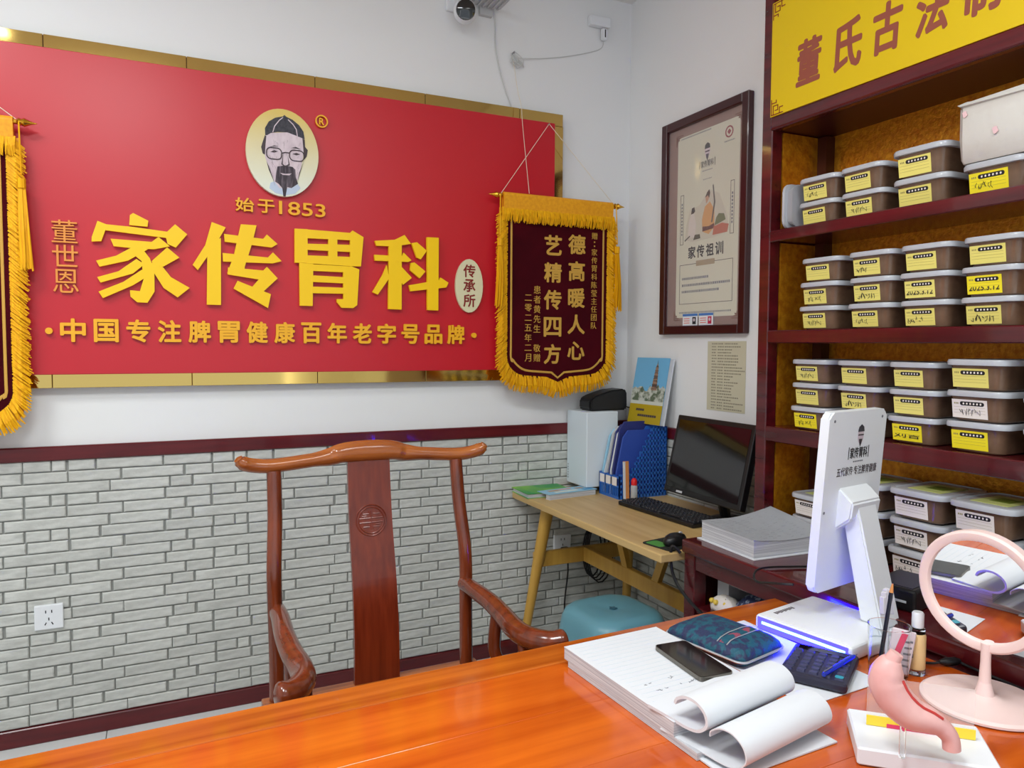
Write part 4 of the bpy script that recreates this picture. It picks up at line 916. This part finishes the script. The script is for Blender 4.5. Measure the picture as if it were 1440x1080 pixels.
# monitor cable loops under the desk
cb = thing('cable_coil', 'coil of black cable hanging under the pale desk by the wall', 'cable', (1.80, 2.94, .5))
for k in range(4):
    pts = []
    for q in range(19):
        a = 2*pi*q/18; pts.append((1.795+.012*k+(.05+.006*k)*cos(a), 2.925-.006*k, .44+(.12+.01*k)*sin(a)))
    ob('cable_turn', tb(pts, .0035, 6, cap=False), m_cable, cb, True)
ob('cable_riser', tb([(1.80, 2.93, .55), (1.80, 2.945, .72)], .0035, 6), m_cable, cb, True)
solo('loose_cable', tb(smoothpath([(1.86, 2.40, .715), (1.86, 2.36, .62), (1.85, 2.45, .56), (1.85, 2.62, .58), (1.86, 2.75, .60)], 6), .004, 6), m_cable, 'black cable sagging below the pale desk top', 'cable', (1.86, 2.5, .6))

# ================================================================== teal stool
st = thing('plastic_stool', 'teal blue plastic stool half under the pale desk', 'stool', (1.44, 2.20, 0), R(4))
st.scale = (1, 1, 1.035)
def rs(w, r, z, n=8): return [(x, y, z) for x, y in rrect(w, w, r, n)]
bm = loft([rs(.325, .075, .335), rs(.322, .08, .36), rs(.312, .085, .405), rs(.298, .09, .43), rs(.27, .085, .442), rs(.22, .07, .447), rs(.06, .02, .444), rs(.016, .006, .440)])
ob('seat', bm, m_teal, st, smooth=1.2)
bm = NB()
for q in range(4):   # arched skirts between the corner legs
    Mq = Matrix.Rotation(q*pi/2, 4, 'Z'); pts = [(-.162, .34)]; arc = []
    for k in range(13):
        a = pi*k/12; arc.append((-.085*cos(a), .02+.24*sin(a)**.7))
    lo = [(-.168, 0), (-.095, 0)]+arc[1:-1]+[(.095, 0), (.168, 0), (.160, .34), (-.160, .34)]
    n0 = len(bm.verts); prism(bm, [(x, -.1655+.012*(z/.34), z) for x, z in lo], (0, .006, 0)); bm.verts.ensure_lookup_table()
    bmesh.ops.transform(bm, matrix=Mq, verts=bm.verts[n0:])
ob('leg_skirt', bm, m_teal, st)
ob('centre_mark', prism(NB(), [(.016*cos(2*pi*k/10)*(1 if k % 2 else .55), .016*sin(2*pi*k/10)*(1 if k % 2 else .55), .4425) for k in range(10)], (0, 0, .003)), mat('teal_dark', (60, 104, 120), .4), st)

# ================================================================== official's-hat armchair
ch = thing('armchair', 'glossy dark-wood armchair with yoke-shaped top rail and carved splat, behind the desk', 'chair', (.524, 1.745, 0), R(0.8))
ch.scale = (1, 1, .985)
HP = .268   # half distance of the back posts
for s in (-1, 1):
    ob('back_post', tb(smoothpath([(s*HP, .235, 0), (s*HP, .235, .45), (s*HP, .238, .62), (s*(HP+.002), .248, .80), (s*(HP-.006), .278, .95), (s*(HP-.008), .300, 1.075)], 5), .0195, 14), m_chair, ch, smooth=.9)
    arm = smoothpath([(s*.264, .240, .712), (s*.266, .17, .713), (s*.272, .07, .708), (s*.270, -.02, .699), (s*.264, -.10, .694), (s*.270, -.16, .694), (s*.296, -.210, .697), (s*.322, -.226, .700), (s*.338, -.230, .701)], 6)
    na = len(arm); ra = [.0215+.0055*min(1, i/22) for i in range(na)]
    for i, v in enumerate((.0275, .0285, .029, .029, .028, .026, .0225, .017, .009)): ra[na-9+i] = v
    ob('armrest', tb(arm, ra, 16), m_chair, ch, smooth=.9)
    ob('arm_post', tb(smoothpath([(s*.275, .02, .46), (s*.278, .02, .54), (s*.264, .03, .60), (s*.268, .02, .695)], 4), [(.017, .017)]*13, 12), m_chair, ch, smooth=.9)
    ob('arm_post', tb(smoothpath([(s*.265, -.20, .0), (s*.265, -.20, .45), (s*.270, -.18, .56), (s*.266, -.14, .685)], 5), .0185, 12), m_chair, ch, smooth=.9)
    ob('side_rail', bx(s*.285-.022, s*.285+.022, -.22, .235, .415, .470, .004), m_chair, ch)
rail = smoothpath([(-.352, .292, 1.118), (-.338, .296, 1.103), (-.31, .300, 1.094), (-.262, .302, 1.090), (-.17, .312, 1.096), (-.11, .318, 1.102), (-.07, .320, 1.111), (0, .322, 1.113), (.07, .320, 1.111), (.11, .318, 1.102), (.17, .312, 1.096), (.262, .302, 1.090), (.31, .300, 1.094), (.338, .296, 1.103), (.352, .292, 1.118)], 5)
rad = []
for p in rail:
    a = abs(p.x); h = .0195+(.0115*max(0, 1-(a/.15)**2) if a < .15 else 0); rad.append((.020+(.006 if a < .1 else 0), h) if a < .340 else (.018, .017) if a < .347 else (.013, .012) if a < .3515 else (.006, .006))
ob('top_rail', tb(rail, rad, 16, up=Vector((0, 0, 1))), m_chairx, ch, smooth=.9)
spl = smoothpath([(0, .236, .468), (0, .238, .60), (0, .258, .75), (0, .296, .92), (0, .318, 1.095)], 6)
bm = NB(); fr0 = [bm.verts.new((-.060-.004*(1-i/len(spl)), p.y-.008, p.z)) for i, p in enumerate(spl)]; fr1 = [bm.verts.new((.060+.004*(1-i/len(spl)), p.y-.008, p.z)) for i, p in enumerate(spl)]
b0 = [bm.verts.new(v.co+Vector((0, .014, 0))) for v in fr0]; b1 = [bm.verts.new(v.co+Vector((0, .014, 0))) for v in fr1]
for i in range(len(spl)-1):
    for a, b in ((fr0, fr1), (fr1, b1), (b1, b0), (b0, fr0)): bm.faces.new((a[i], b[i], b[i+1], a[i+1]))
bm.faces.new((fr0[0], b0[0], b1[0], fr1[0])); bm.faces.new((fr0[-1], fr1[-1], b1[-1], b0[-1]))
sp = ob('back_splat', bm, m_splat, ch, smooth=.5)
# carved roundel on the splat
def spy(z):
    for p, q in zip(spl, spl[1:]):
        if p.z <= z <= q.z: return p.y+(q.y-p.y)*(z-p.z)/(q.z-p.z)-.008
    return spl[-1].y-.008
zc = .918
def on(x, z, e=0.): return (x, spy(z)-e, z)
for r in (.043, .036): ob('carved_ring', tb([on(r*cos(2*pi*k/32), zc+r*sin(2*pi*k/32)) for k in range(33)], .0022, 6, cap=False), m_splat, sp, smooth=.9)
for x0, z0, x1, z1 in ((-.034, .006, .034, .006), (-.034, -.006, .034, -.006), (0, -.026, 0, .026), (-.024, .018, -.006, .018), (.006, .018, .024, .018), (-.024, -.018, -.006, -.018), (.006, -.018, .024, -.018), (-.006, .018, -.006, .026), (.006, -.026, .006, -.018), (-.026, .012, -.012, .012), (.012, -.012, .026, -.012)):
    ob('carved_bar', tb([on(x0, zc+z0), on(x1, zc+z1)], .0019, 6), m_splat, sp)
ob('seat_panel', bx(-.265, .265, -.205, .215, .440, .462, .002), m_chairx, ch)
ob('seat_rail', bx(-.305, .305, .205, .262, .418, .472, .005, 2), m_chairx, ch); ob('seat_rail', bx(-.305, .305, -.255, -.195, .418, .470, .005, 2), m_chairx, ch)
for s in (-1, 1): ob('leg', tb([(s*.275, -.21, 0), (s*.272, -.215, .42)], .018, 12), m_chair, ch)
ob('stretcher', bx(-.27, .27, -.225, -.20, .10, .13, .003), m_chairx, ch); ob('stretcher', bx(-.27, .27, .225, .245, .14, .165, .003), m_chairx, ch)
for s in (-1, 1): ob('stretcher', bx(s*.270-.010, s*.270+.010, -.21, .235, .12, .15, .003), m_chair, ch)
# ================================================================== the big desk
dk = thing('office_desk', 'large glossy orange-brown wooden desk across the foreground', 'desk', (.30, .95, 0), R(2.1))
TZ = .75
ob('far_border', bx(-1.5, 1.135, .332, .420, TZ-.045, TZ, .004, 2), m_deskrail, dk)
ob('near_border', bx(-1.5, 1.135, -.43, -.342, TZ-.045, TZ, .004, 2), m_deskrail, dk)
ob('end_border', bx(1.055, 1.1375, -.3412, .3312, TZ-.045, TZ, .003), m_desk, dk)
for i in range(4):
    y0 = -.3412+i*.1681; ob('top_plank', bx(-1.5, 1.0542, y0+.0002, y0+.1679, TZ-.04, TZ-.0008, .0006), m_desk, dk)
ob('apron', bx(-1.45, 1.09, .36, .385, TZ-.14, TZ-.045), m_desk, dk); ob('apron', bx(-1.45, 1.09, -.39, -.365, TZ-.14, TZ-.045), m_desk, dk)
ob('modesty_panel', bx(-1.45, 1.09, -.36, -.345, .12, TZ-.14), m_desk, dk)
for x in (-1.42, 1.06):
    for y in (-.37, .36): ob('leg', bx(x-.03, x+.03, y-.03, y+.03, 0, TZ-.045, .004), m_desk, dk)

# loose sheets under the calculator
def sheet(nm, label, cat, c, rot, w, d, z, m=m_paper, th=.0012):
    return solo(nm, prism(NB(), [(Matrix.Translation((c[0], c[1], z)) @ Matrix.Rotation(R(rot), 4, 'Z')) @ Vector((x, y, 0)) for x, y in ((-w/2, -d/2), (w/2, -d/2), (w/2, d/2), (-w/2, d/2))], (0, 0, th)), m, label, cat, (c[0], c[1], z))
sheet('paper_sheet', 'loose white form sheet under the calculator', 'paper', (1.136, 1.135), 3, .210, .36, TZ+.0001)

# writing pad with two rolled-back page bundles
nb = thing('notepad', 'open ruled writing pad with its used pages rolled back', 'notepad', (.880, 1.115, TZ), R(2.5))
secs = []
XA, XB = -.146, .088
ob('lower_sheets', bx(XA+.001, XB, -.215, .165, 0, .012), m_paperedge, nb)
ob('page_block', bx(XA, XB, -.16, .178, .0125, .036), m_paperedge, nb)
tp = ob('top_page', bx(XA-.0005, XB+.0005, -.16, .1785, .036, .0372), m_paper, nb)
bm = NB()
for k in range(19): box(bm, XA+.012, XB-.012, .158-k*.0155, .1586-k*.0155, .0372, .0374)
o = ob('ruled_lines', bm, mat('rule_blue', (196, 210, 222), .7), tp); o['kind'] = 'stuff'
rr = random.Random(12); bm = NB()
for k in range(16):
    x = rr.choice((-.10, -.07, -.04, -.02))+rr.uniform(-.008, .008); y = rr.choice((-.12, -.09, -.06, -.03))+rr.uniform(-.003, .003)
    for q in range(2):
        pts = [(x+rr.uniform(-.005, .005), y+rr.uniform(-.004, .004), .0375) for _ in range(3)]; tube(bm, pts, .0003, 4)
o = ob('handwriting', bm, m_ink, tp); o['kind'] = 'stuff'
p1 = smoothpath([(0, -.10, .0375), (0, -.155, .036), (0, -.185, .035), (0, -.210, .040), (0, -.226, .056), (0, -.222, .076), (0, -.203, .088), (0, -.180, .088), (0, -.162, .079), (0, -.156, .068)], 5)
ob('rolled_pages', ribbon(NB(), [(p.y, p.z) for p in p1], XA+.004, XB+.000, -.005, M=Matrix.Translation((XA, -.17, 0)) @ Matrix.Rotation(R(8), 4, 'Z') @ Matrix.Translation((-XA, .17, 0))), m_paper, nb, smooth=.6)
p2 = smoothpath([(0, -.14, .0122), (0, -.22, .0125), (0, -.27, .0125), (0, -.297, .019), (0, -.311, .036), (0, -.305, .056), (0, -.285, .068), (0, -.262, .067), (0, -.244, .056), (0, -.242, .046)], 5)
ob('rolled_pages', ribbon(NB(), [(p.y, p.z-.002) for p in p2], XA+.004, XB-.004, -.002, M=Matrix.Translation((XA, -.17, 0)) @ Matrix.Rotation(R(8), 4, 'Z') @ Matrix.Translation((-XA, .182, 0))), m_paper, nb, smooth=.6)
ob('bottom_sheet', bx(XA+.006, XB+.008, -.28, -.215, .0005, .003), m_paper, nb)

# phone, brocade pillow
t = thing('smartphone', 'dark smartphone lying on the writing pad', 'phone', (.915, 1.118, TZ+.0384), R(-4))
ob('body', prism(NB(), [(x, y, 0) for x, y in rrect(.074, .158, .009)], (0, 0, .008)), m_phoneedge, t)
ob('screen', prism(NB(), [(x, y, .008) for x, y in rrect(.071, .155, .008)], (0, 0, .0006)), m_phone, t)
t = thing('wrist_pillow', 'small teal brocade pulse pillow with silver piping', 'pillow', (1.083, 1.222, TZ+.0015), R(12))
def pil(z, e): return [(x, y, z) for x, y in rrect(.150*e, .205*e, min(.02+.02*(1-e), .07*e), 5)]
ob('cushion', loft([pil(.001, .82), pil(.005, .95), pil(.015, 1.), pil(.025, .97), pil(.034, .86), pil(.041, .66), pil(.045, .35), pil(.0455, .1)]), m_brocade, t, smooth=1.2)
lp = [(x, y, .015) for x, y in rrect(.152, .207, .02, 5)]; ob('piping', tb(lp+lp[:1], .0024, 6, cap=False), m_silver, t)
def pz(x, y):
    e = max(abs(x)/.075, abs(y)/.1025); T = ((0, .0458), (.1, .0455), (.35, .045), (.66, .041), (.86, .034), (.97, .025), (1.01, .015))
    for (a, b), (c, d) in zip(T, T[1:]):
        if e <= c: return b+(d-b)*(e-a)/(c-a)+.0006
    return .015
ob('woven_band', tb([(-.06+.12*k/10, -.042, pz(-.06+.12*k/10, -.042)-.001) for k in range(11)], [(.010, .0012)]*11, 6), m_brocade2, t)
for s in (-.030, -.054): ob('silver_stitch', tb([(-.062+.124*k/10, s, pz(-.062+.124*k/10, s)) for k in range(11)], .0012, 5), m_silver, t)
# calculator and blue pen
t = thing('calculator', 'black desk calculator lit blue by the kiosk light', 'calculator', (1.168, 1.040, TZ+.0014), R(-58))
Mc = Matrix.Rotation(R(-5), 4, 'X')
ob('body', bx(-.062, .062, -.078, .078, .002, .022, .006, 2), m_calc, t)
ob('display', bx(-.050, .050, .048, .070, .0215, .0235), m_screen, t)
CK = cmesh('key', loft([[(x, y, 0) for x, y in rrect(.0165, .0135, .003, 2)], [(x, y, .004) for x, y in rrect(.014, .011, .003, 2)]]), m_calckey, None)
for r in range(6):
    for c in range(5):
        o = bpy.data.objects.new('key', CK); COL.objects.link(o); o.parent = t; o.location = (-.046+c*.023, .036-r*.0195, .022)
ob('teal_key', prism(NB(), [(x+.046, y-.0615, .026) for x, y in rrect(.015, .012, .003, 2)], (0, 0, .001)), mat('teal_key', (40, 150, 170), .4), t)
t = thing('ballpoint_pen', 'blue ballpoint pen lying across the calculator corner', 'pen', (1.178, 1.000, TZ+.032)); t.rotation_euler = (0, R(-2), R(14))
ob('barrel', tb([(-.062, 0, 0), (.02, 0, 0), (.05, 0, 0), (.058, 0, 0)], [.0042, .0048, .0045, .003], 12), mat('pen_blue', (30, 60, 200), .2, trans=.3), t, smooth=.7)
ob('tip', tb([(.058, 0, 0), (.070, 0, 0)], [.003, .0006], 10), m_steel, t); ob('clip', bx(-.060, -.028, -.001, .001, .0045, .0062), m_steel, t)

# ------------------------------------------------------------------ white kiosk with blue light strips
kk = thing('kiosk_tablet', 'white kiosk tablet seen from behind on a base with blue light strips', 'tablet kiosk', (1.362, 1.180, TZ), R(9.9))
ob('base', bx(-.122, .104, -.118, .118, .0015, .034, .008, 3), m_whitepl, kk, smooth=.5)
def led(nm, *a):
    return ob(nm, bx(*a, .0004), m_led, kk, label='glowing blue-white light strip')
for x0, x1, y0, y1 in ((-.1226, -.1214, -.110, .110), (.1034, .1046, -.110, .110)):
    ob('added_glow_band', bx(x0, x1, y0, y1, .004, .031, .0004), m_glow, kk, label='added glowing band standing in for blue light on the base side')  # added bands: blue LED light on the base sides imitated by emission
led('light_strip', -.1240, -.1224, -.104, .098, .0165, .0225)
led('light_strip', .1044, .1060, -.104, .104, .0165, .0225)
for k in range(9): ob('base_print', bx(-.082+k*.0078, -.0765+k*.0078, .086+(.002 if k % 2 else 0), .097, .0336, .0343), m_line, kk)
Ms = Matrix.Translation((.0685, .028, .094)) @ Matrix.Rotation(R(4), 4, 'X')
pl_ = rrect(.236, .412, .016, 5)
bm = prism(NB(), [Ms @ Vector((x, -.011, .206+z)) for x, z in pl_], (Ms.to_3x3() @ Vector((0, .022, 0))).to_tuple())
bmesh.ops.bevel(bm, geom=[e for e in bm.edges if len(e.link_faces) == 2 and any(len(f.verts) > 6 for f in e.link_faces)], offset=.004, segments=2, affect='EDGES')
slab = ob('display_slab', bm, m_whitepl, kk, smooth=.5)
Ub, Vb = (Ms.to_3x3() @ Vector((1, 0, 0))), (Ms.to_3x3() @ Vector((0, 0, 1)))
def sp_(x, z, e=.0112): return Ms @ Vector((x, -e, .206+z))
def spoly(nm, pts, m, e=.0112, th=.0004): return ob(nm, prism(NB(), [sp_(x, z, e) for x, z in pts], (Ms.to_3x3() @ Vector((0, -th, 0))).to_tuple()), m, slab)
for x, z in ((-.098, .186), (.098, .188), (-.108, -.02), (.108, -.02)): spoly('screw', [(x+.0035*cos(2*pi*k/8), z+.0035*sin(2*pi*k/8)) for k in range(8)], m_ink)
spoly('emblem_face', [(.012+.012*cos(2*pi*k/14), .149+.020*sin(2*pi*k/14)) for k in range(14)], m_skin)
spoly('emblem_cap', [(-.001, .157), (.002, .168), (.012, .174), (.022, .168), (.025, .157)], m_cap, .0118)
spoly('emblem_glasses', [(.001, .151), (.023, .151), (.023, .148), (.001, .148)], m_line, .0118)
spoly('emblem_beard', [(.005, .140), (.019, .140), (.016, .130), (.012, .122), (.008, .130)], m_beard, .0118)
text('lettering', '家传胃科', sp_(.010, .109, .0116), Ub, Vb, .072, .026, m_black, slab, 0, .02, 0, False)
for x in (-.031, .051): spoly('bracket_mark', [(x-.0012, .095), (x+.0012, .095), (x+.0012, .123), (x-.0012, .123)], m_black)
text('lettering', '五代家传·专注脾胃健康', sp_(.010, .068, .0116), Ub, Vb, .165, .021, m_line, slab, 0, .008, 0, False)
for k in range(6): spoly('small_print', [(-.010+k*.007, .087), (-.005+k*.007, .087), (-.005+k*.007, .090), (-.010+k*.007, .090)], m_ink)
# hinge block and arm
hb = prism(NB(), [(.012, y, z) for y, z in ((.030, .215), (-.028, .262), (-.034, .300), (-.006, .326), (.020, .340))], (.118, 0, 0)); bmesh.ops.bevel(hb, geom=hb.edges[:], offset=.004, segments=2, affect='EDGES')
ob('hinge_block', hb, m_whitepl, kk, smooth=.5)
ar = prism(NB(), [(.035, y, z) for y, z in ((-.095, .034), (-.045, .034), (.010, .285), (-.030, .296))], (.078, 0, 0)); bmesh.ops.bevel(ar, geom=ar.edges[:], offset=.004, segments=2, affect='EDGES')
ob('stand_arm', ar, m_whitepl, kk, smooth=.5)
kc = solo('kiosk_wire', tb(smoothpath([(1.318, 1.255, .845), (1.31, 1.30, .835), (1.36, 1.42, .80), (1.45, 1.50, .797), (1.56, 1.48, .795), (1.66, 1.43, .795)], 6), .003, 6), m_cable, 'thin black wire curling behind the kiosk onto the counter', 'wire', (1.45, 1.45, .79))

# ------------------------------------------------------------------ clear cup with pencil, brush and cosmetics
cu = thing('plastic_cup', 'clear plastic cup holding a pencil and small packets', 'cup', (1.292, .982, TZ))
ob('cup', lathe([(.0005, .001), (.032, .001), (.036, .004), (.039, .096), (.0405, .099), (.0385, .099), (.0345, .006), (.0005, .005)], n=36, cap=False), m_clear, cu, smooth=.7)
t = thing('pencil', 'sharpened dark blue pencil standing in the clear cup', 'pencil', (1.268, .985, TZ+.007)); t.rotation_euler = (R(2), R(8), 0)
ob('shaft', tb([(0, 0, 0), (0, 0, .160)], .0042, 6), mat('pencil_navy', (18, 20, 40), .3), t)
ob('sharpened_wood', tb([(0, 0, .160), (0, 0, .178)], [.0040, .0014], 8), m_orangewood, t); ob('lead', tb([(0, 0, .178), (0, 0, .184)], [.0014, .0003], 6), m_black, t)
t = thing('packet', 'clear packet with a pink slanted stripe in the plastic cup', 'packet', (1.293, .965, TZ+.010)); t.rotation_euler = (R(-6), R(10), R(-40))
ob('pouch', bx(-.022, .022, -.003, .003, 0, .085, .002), mat('pouch', (222, 208, 214), .3), t)
ob('pink_stripe', prism(NB(), [(-.018, -.0032, .004), (-.007, -.0032, .002), (.006, -.0032, .080), (-.005, -.0032, .082)], (0, -.0005, 0)), m_pinkprint, t)
for k in range(5): ob('print_line', bx(.004, .018, -.0036, -.003, .015+k*.012, .019+k*.012), m_ink, t)
t = thing('brush', 'small pleated white brush head leaning in the plastic cup', 'brush', (1.312, 1.000, TZ+.010)); t.rotation_euler = (R(-6), R(5), 0)
ob('handle', tb([(0, 0, 0), (0, 0, .100)], .004, 10), m_whitepl, t)
for k in range(7): ob('pleat', bx(-.016+k*.0046, -.0125+k*.0046, -.006, .006, .098, .150-.0018*(k-3)**2, .0015), mat('pleat', (206, 204, 212), .5), t)
t = thing('foundation_bottle', 'tan make-up bottle with white cap beside the plastic cup', 'bottle', (1.345, .960, TZ))
ob('glass_base', lathe([(.0155, 0), (.0165, .003), (.0165, .012), (.0155, .012)], n=22), m_clear, t); ob('liquid', lathe([(.0155, .0122), (.016, .014), (.016, .078), (.014, .083)], n=22), m_tan, t, smooth=.6)
ob('shoulder', lathe([(.0142, .083), (.014, .092), (.009, .096)], n=20), m_clear, t, smooth=.6); ob('cap', lathe([(.0105, .094), (.011, .096), (.011, .122), (.009, .125)], n=20), m_whitepl, t, smooth=.6)
for z in (.066, .050, .040): ob('print_mark', bx(-.0175, -.0158, -.004, .002, z-.004, z+.004), m_line, t)

# ------------------------------------------------------------------ pink round mirror
mi = thing('table_mirror', 'round pale pink table mirror on a round foot', 'mirror', (1.345, .825, TZ))
ob('foot', lathe([(.098, 0), (.104, .002), (.104, .006), (.098, .010), (.03, .012), (.016, .018), (.0105, .040)], n=48), m_pink, mi, smooth=.5)
ob('stem', lathe([(.0105, .035), (.0085, .075), (.0085, .112)], n=16), m_pink, mi, smooth=.6)
nrm = Vector((-.985, -.10, -.075)).normalized(); mc = Vector((0, .012, .205)); R1, R0 = .112, .094
bm = lathe([(R0, .002), (R0, .010), (R0+.004, .0125), (R1-.004, .0125), (R1, .008), (R1, -.008), (R1-.004, -.012), (.01, -.012)], mc, 56, nrm, cap=False); ob('ring', bm, m_pink, mi, smooth=.6)
ob('back_disc', lathe([(.001, -.012), (.011, -.012)], mc, 20, nrm), m_pink, mi)
ob('glass', lathe([(R0+.0005, .000), (R0+.0005, .004)], mc, 56, nrm), m_mirror, mi)

# ------------------------------------------------------------------ stomach model
sm = thing('stomach_model', 'pink anatomical stomach model on a white base', 'anatomical model', (1.080, .762, TZ), R(-43))
ob('base', bx(-.098, .098, -.066, .066, .0005, .029, .003), m_whitepl, sm)
Msm = (Matrix.Translation((1.080, .762, TZ)) @ Matrix.Rotation(R(-43), 4, 'Z')).inverted()
def sw(x, y, z, k=.935): return Msm @ Vector((x*k, y*k, 1.4-(1.4-z)*k))
path = [sw(*p) for p in ((1.056, .796, .896), (1.052, .799, .880), (1.051, .801, .858), (1.060, .792, .832), (1.077, .776, .812), (1.096, .759, .804), (1.110, .746, .795), (1.119, .737, .780), (1.121, .735, .762))]
path = smoothpath(path, 5); rb = [.013, .0215, .026, .027, .025, .020, .0145, .0125, .0125]; rads = []
for i in range(len(path)):
    q = i/5; k = min(int(q), len(rb)-2); rads.append(rb[k]+(rb[k+1]-rb[k])*(q-k))
ob('stomach_body', tb(path, rads, 20, up=Vector((0, 1, 0))), m_stomach, sm, smooth=1.2)
ob('gullet', tb([path[0]+Vector((.006, 0, .010)), path[2]], [.010, .012], 14), m_stomach, sm, smooth=.8)
def off_(i, a): 
    d = (path[min(i+1, len(path)-1)]-path[i-1]).normalized(); n = Vector((d.z, 0, -d.x)); return path[i]-Vector((0, rads[i]*.55, 0))+n*(rads[i]*.85)*a
vs_ = [off_(i, 1 if off_(12, 1).z > off_(12, -1).z else -1) for i in range(7, 31, 3)]
ob('vessel', tb(vs_, .0022, 6), m_vein, sm, smooth=.9)
ob('post', tb([Vector((path[18].x, path[18].y, .029)), Vector((path[18].x, path[18].y, path[18].z))], .0045, 12), m_clear, sm)
ob('clear_card', bx(-.075, .080, .014, .016, .029, .110), mat('acrylic', (245, 240, 235), .05, alpha=.18), sm)
ob('yellow_print', bx(-.075, .082, .012, .0139, .030, .046), mat('yellow_print', (246, 214, 60), .5), sm); ob('red_print', bx(-.045, .03, .0114, .0119, .0295, .036), m_pinkprint, sm)

# ------------------------------------------------------------------ cables and small things at the right
t = thing('inline_switch', 'black cord with an inline switch lying on the desk behind the mirror', 'cord', (1.43, .95, TZ))
ob('switch_body', tb([(1.418, .962, TZ+.009), (1.43, .957, TZ+.009), (1.452, .951, TZ+.009), (1.462, .948, TZ+.009)], [.004, .0085, .0085, .004], 12), m_blackpl, t, True, smooth=.7)
ob('cord', tb(smoothpath([(1.345, 1.03, TZ+.003), (1.38, 1.005, TZ+.003), (1.405, .972, TZ+.005), (1.42, .962, TZ+.008)], 5), .0026, 6), m_cable, t, True)
ob('cord', tb(smoothpath([(1.46, .949, TZ+.008), (1.463, .93, TZ+.004), (1.462, .85, TZ+.003), (1.455, .70, TZ+.003), (1.44, .55, TZ+.003)], 5), .0026, 6), m_cable, t, True)
t = thing('card_reader', 'dark box lit blue on the counter behind the cup', 'card reader', (1.60, 1.175, .7906), R(12))
ob('case', bx(-.075, .075, -.055, .055, .0, .052, .006, 2), m_blackpl, t); ob('slot', bx(-.0765, -.0745, -.035, .035, .02, .025), m_grey, t); ob('top_panel', bx(-.06, .06, -.042, .042, .0515, .053), m_calc, t)
sheet('paper_sheet', 'white paper slip on the counter at the right edge', 'paper', (1.60, .92), 10, .18, .12, .7908)

# paper stack on the counter
t = thing('paper_stack', 'thick curling stack of handwritten forms on the counter end', 'paper stack', (1.655, 1.695, .7906), R(-3))
ob('board', bx(-.145, .14, -.125, .140, 0, .003), m_paper, t)
bm = NB(); nx = 12; lay = []
def zt_(u, v): return .052+.060*max(0, u-.40)**1.5*(v) - .010*math.sin(pi*u)*(1-v)+.014*v*(1-u)*.3
g = [[None]*(nx+1) for _ in range(nx+1)]; gb = [[None]*(nx+1) for _ in range(nx+1)]
for i in range(nx+1):
    for j in range(nx+1):
        u, v = i/nx, j/nx; x = -.138+.270*u; y = -.115+.240*v
        g[i][j] = bm.verts.new((x, y, zt_(u, v)+.003)); gb[i][j] = bm.verts.new((x, y, .0035))
for i in range(nx):
    for j in range(nx):
        bm.faces.new((g[i][j], g[i+1][j], g[i+1][j+1], g[i][j+1])); bm.faces.new((gb[i][j], gb[i][j+1], gb[i+1][j+1], gb[i+1][j]))
for i in range(nx):
    for A in (0, nx):
        bm.faces.new((g[i][A], gb[i][A], gb[i+1][A], g[i+1][A])); bm.faces.new((g[A][i], g[A][i+1], gb[A][i+1], gb[A][i]))
ob('sheets', bm, m_paperedge, t, smooth=.5)
bm = NB(); G = [[bm.verts.new((-.140+.274*i/nx, -.117+.244*j/nx, zt_(i/nx, j/nx)+.0042)) for j in range(nx+1)] for i in range(nx+1)]
for i in range(nx):
    for j in range(nx): bm.faces.new((G[i][j], G[i+1][j], G[i+1][j+1], G[i][j+1]))
bmesh.ops.solidify(bm, geom=bm.faces[:], thickness=.0008)
tp2 = ob('top_form', bm, m_paper, t, smooth=.6)
bm = NB(); rr = random.Random(21)
for r in range(13):
    for k in range(7):
        if rr.random() < .25: continue
        u0 = .06+k*.125; u1 = u0+rr.uniform(.03, .07); v = .08+r*.067
        pts = [(-.14+.274*(u0+(u1-u0)*q/3), -.117+.244*v+rr.uniform(-.002, .002), zt_(u0+(u1-u0)*q/3, v)+.0058) for q in range(4)]; tube(bm, pts, .0004, 4)
o = ob('form_writing', bm, mat('form_ink', (168, 172, 178), .7), tp2); o['kind'] = 'stuff'

# things stored in the base cabinet
sheet('card_sheet', 'white card leaning inside the open base cabinet', 'card', (1.60, 1.76), 0, .09, .05, .5856, m_grey, .12)
t = thing('cloth_bundle', 'dark patterned cloth bundle inside the open base cabinet', 'bundle', (1.60, 1.56, .5856))
secs = []
for i, (z, s) in enumerate(((0, .9), (.012, 1), (.04, 1.0), (.07, .85), (.09, .55), (.095, .2))):
    rr = random.Random(i+50); secs.append([(x*s+rr.uniform(-.006, .006), y*s+rr.uniform(-.006, .006), z+rr.uniform(-.004, .004)) for x, y in rrect(.16, .26, .05, 4)])
ob('cloth', loft(secs), mat('navy_cloth', (44, 56, 92), .8, c2=(150, 160, 180), nscale=(60, 60, 60), nlo=.5, nhi=.6), t, smooth=.9)
t = thing('floral_bag', 'small white bag with yellow flowers in the base cabinet corner', 'bag', (1.545, 1.735, .5856))
secs = []
for i, (z, s) in enumerate(((0, .9), (.01, 1), (.03, .9), (.045, .55), (.05, .2))):
    rr = random.Random(i+80); secs.append([(x*s+rr.uniform(-.004, .004), y*s+rr.uniform(-.004, .004), z) for x, y in rrect(.06, .10, .02, 3)])
ob('bag', loft(secs), m_bag, t, smooth=.9)
for x, y in ((-.03, .01), (-.02, -.02), (-.028, .03)): ob('flower', lathe([(.009, 0), (.007, .006), (.002, .008)], (x, y, .030), 8, (-1, 0, .4)), mat('flower_yellow', (230, 200, 80), .6), t)
solo('thick_cable', tb(smoothpath([(1.474, 1.868, .742), (1.452, 1.885, .76), (1.452, 1.880, .68), (1.462, 1.83, .62), (1.468, 1.72, .575), (1.466, 1.62, .555), (1.466, 1.55, .53)], 6), .005, 8), m_cable, 'thick black cable looping from the counter end down the cabinet front', 'cable', (1.46, 1.86, .6))
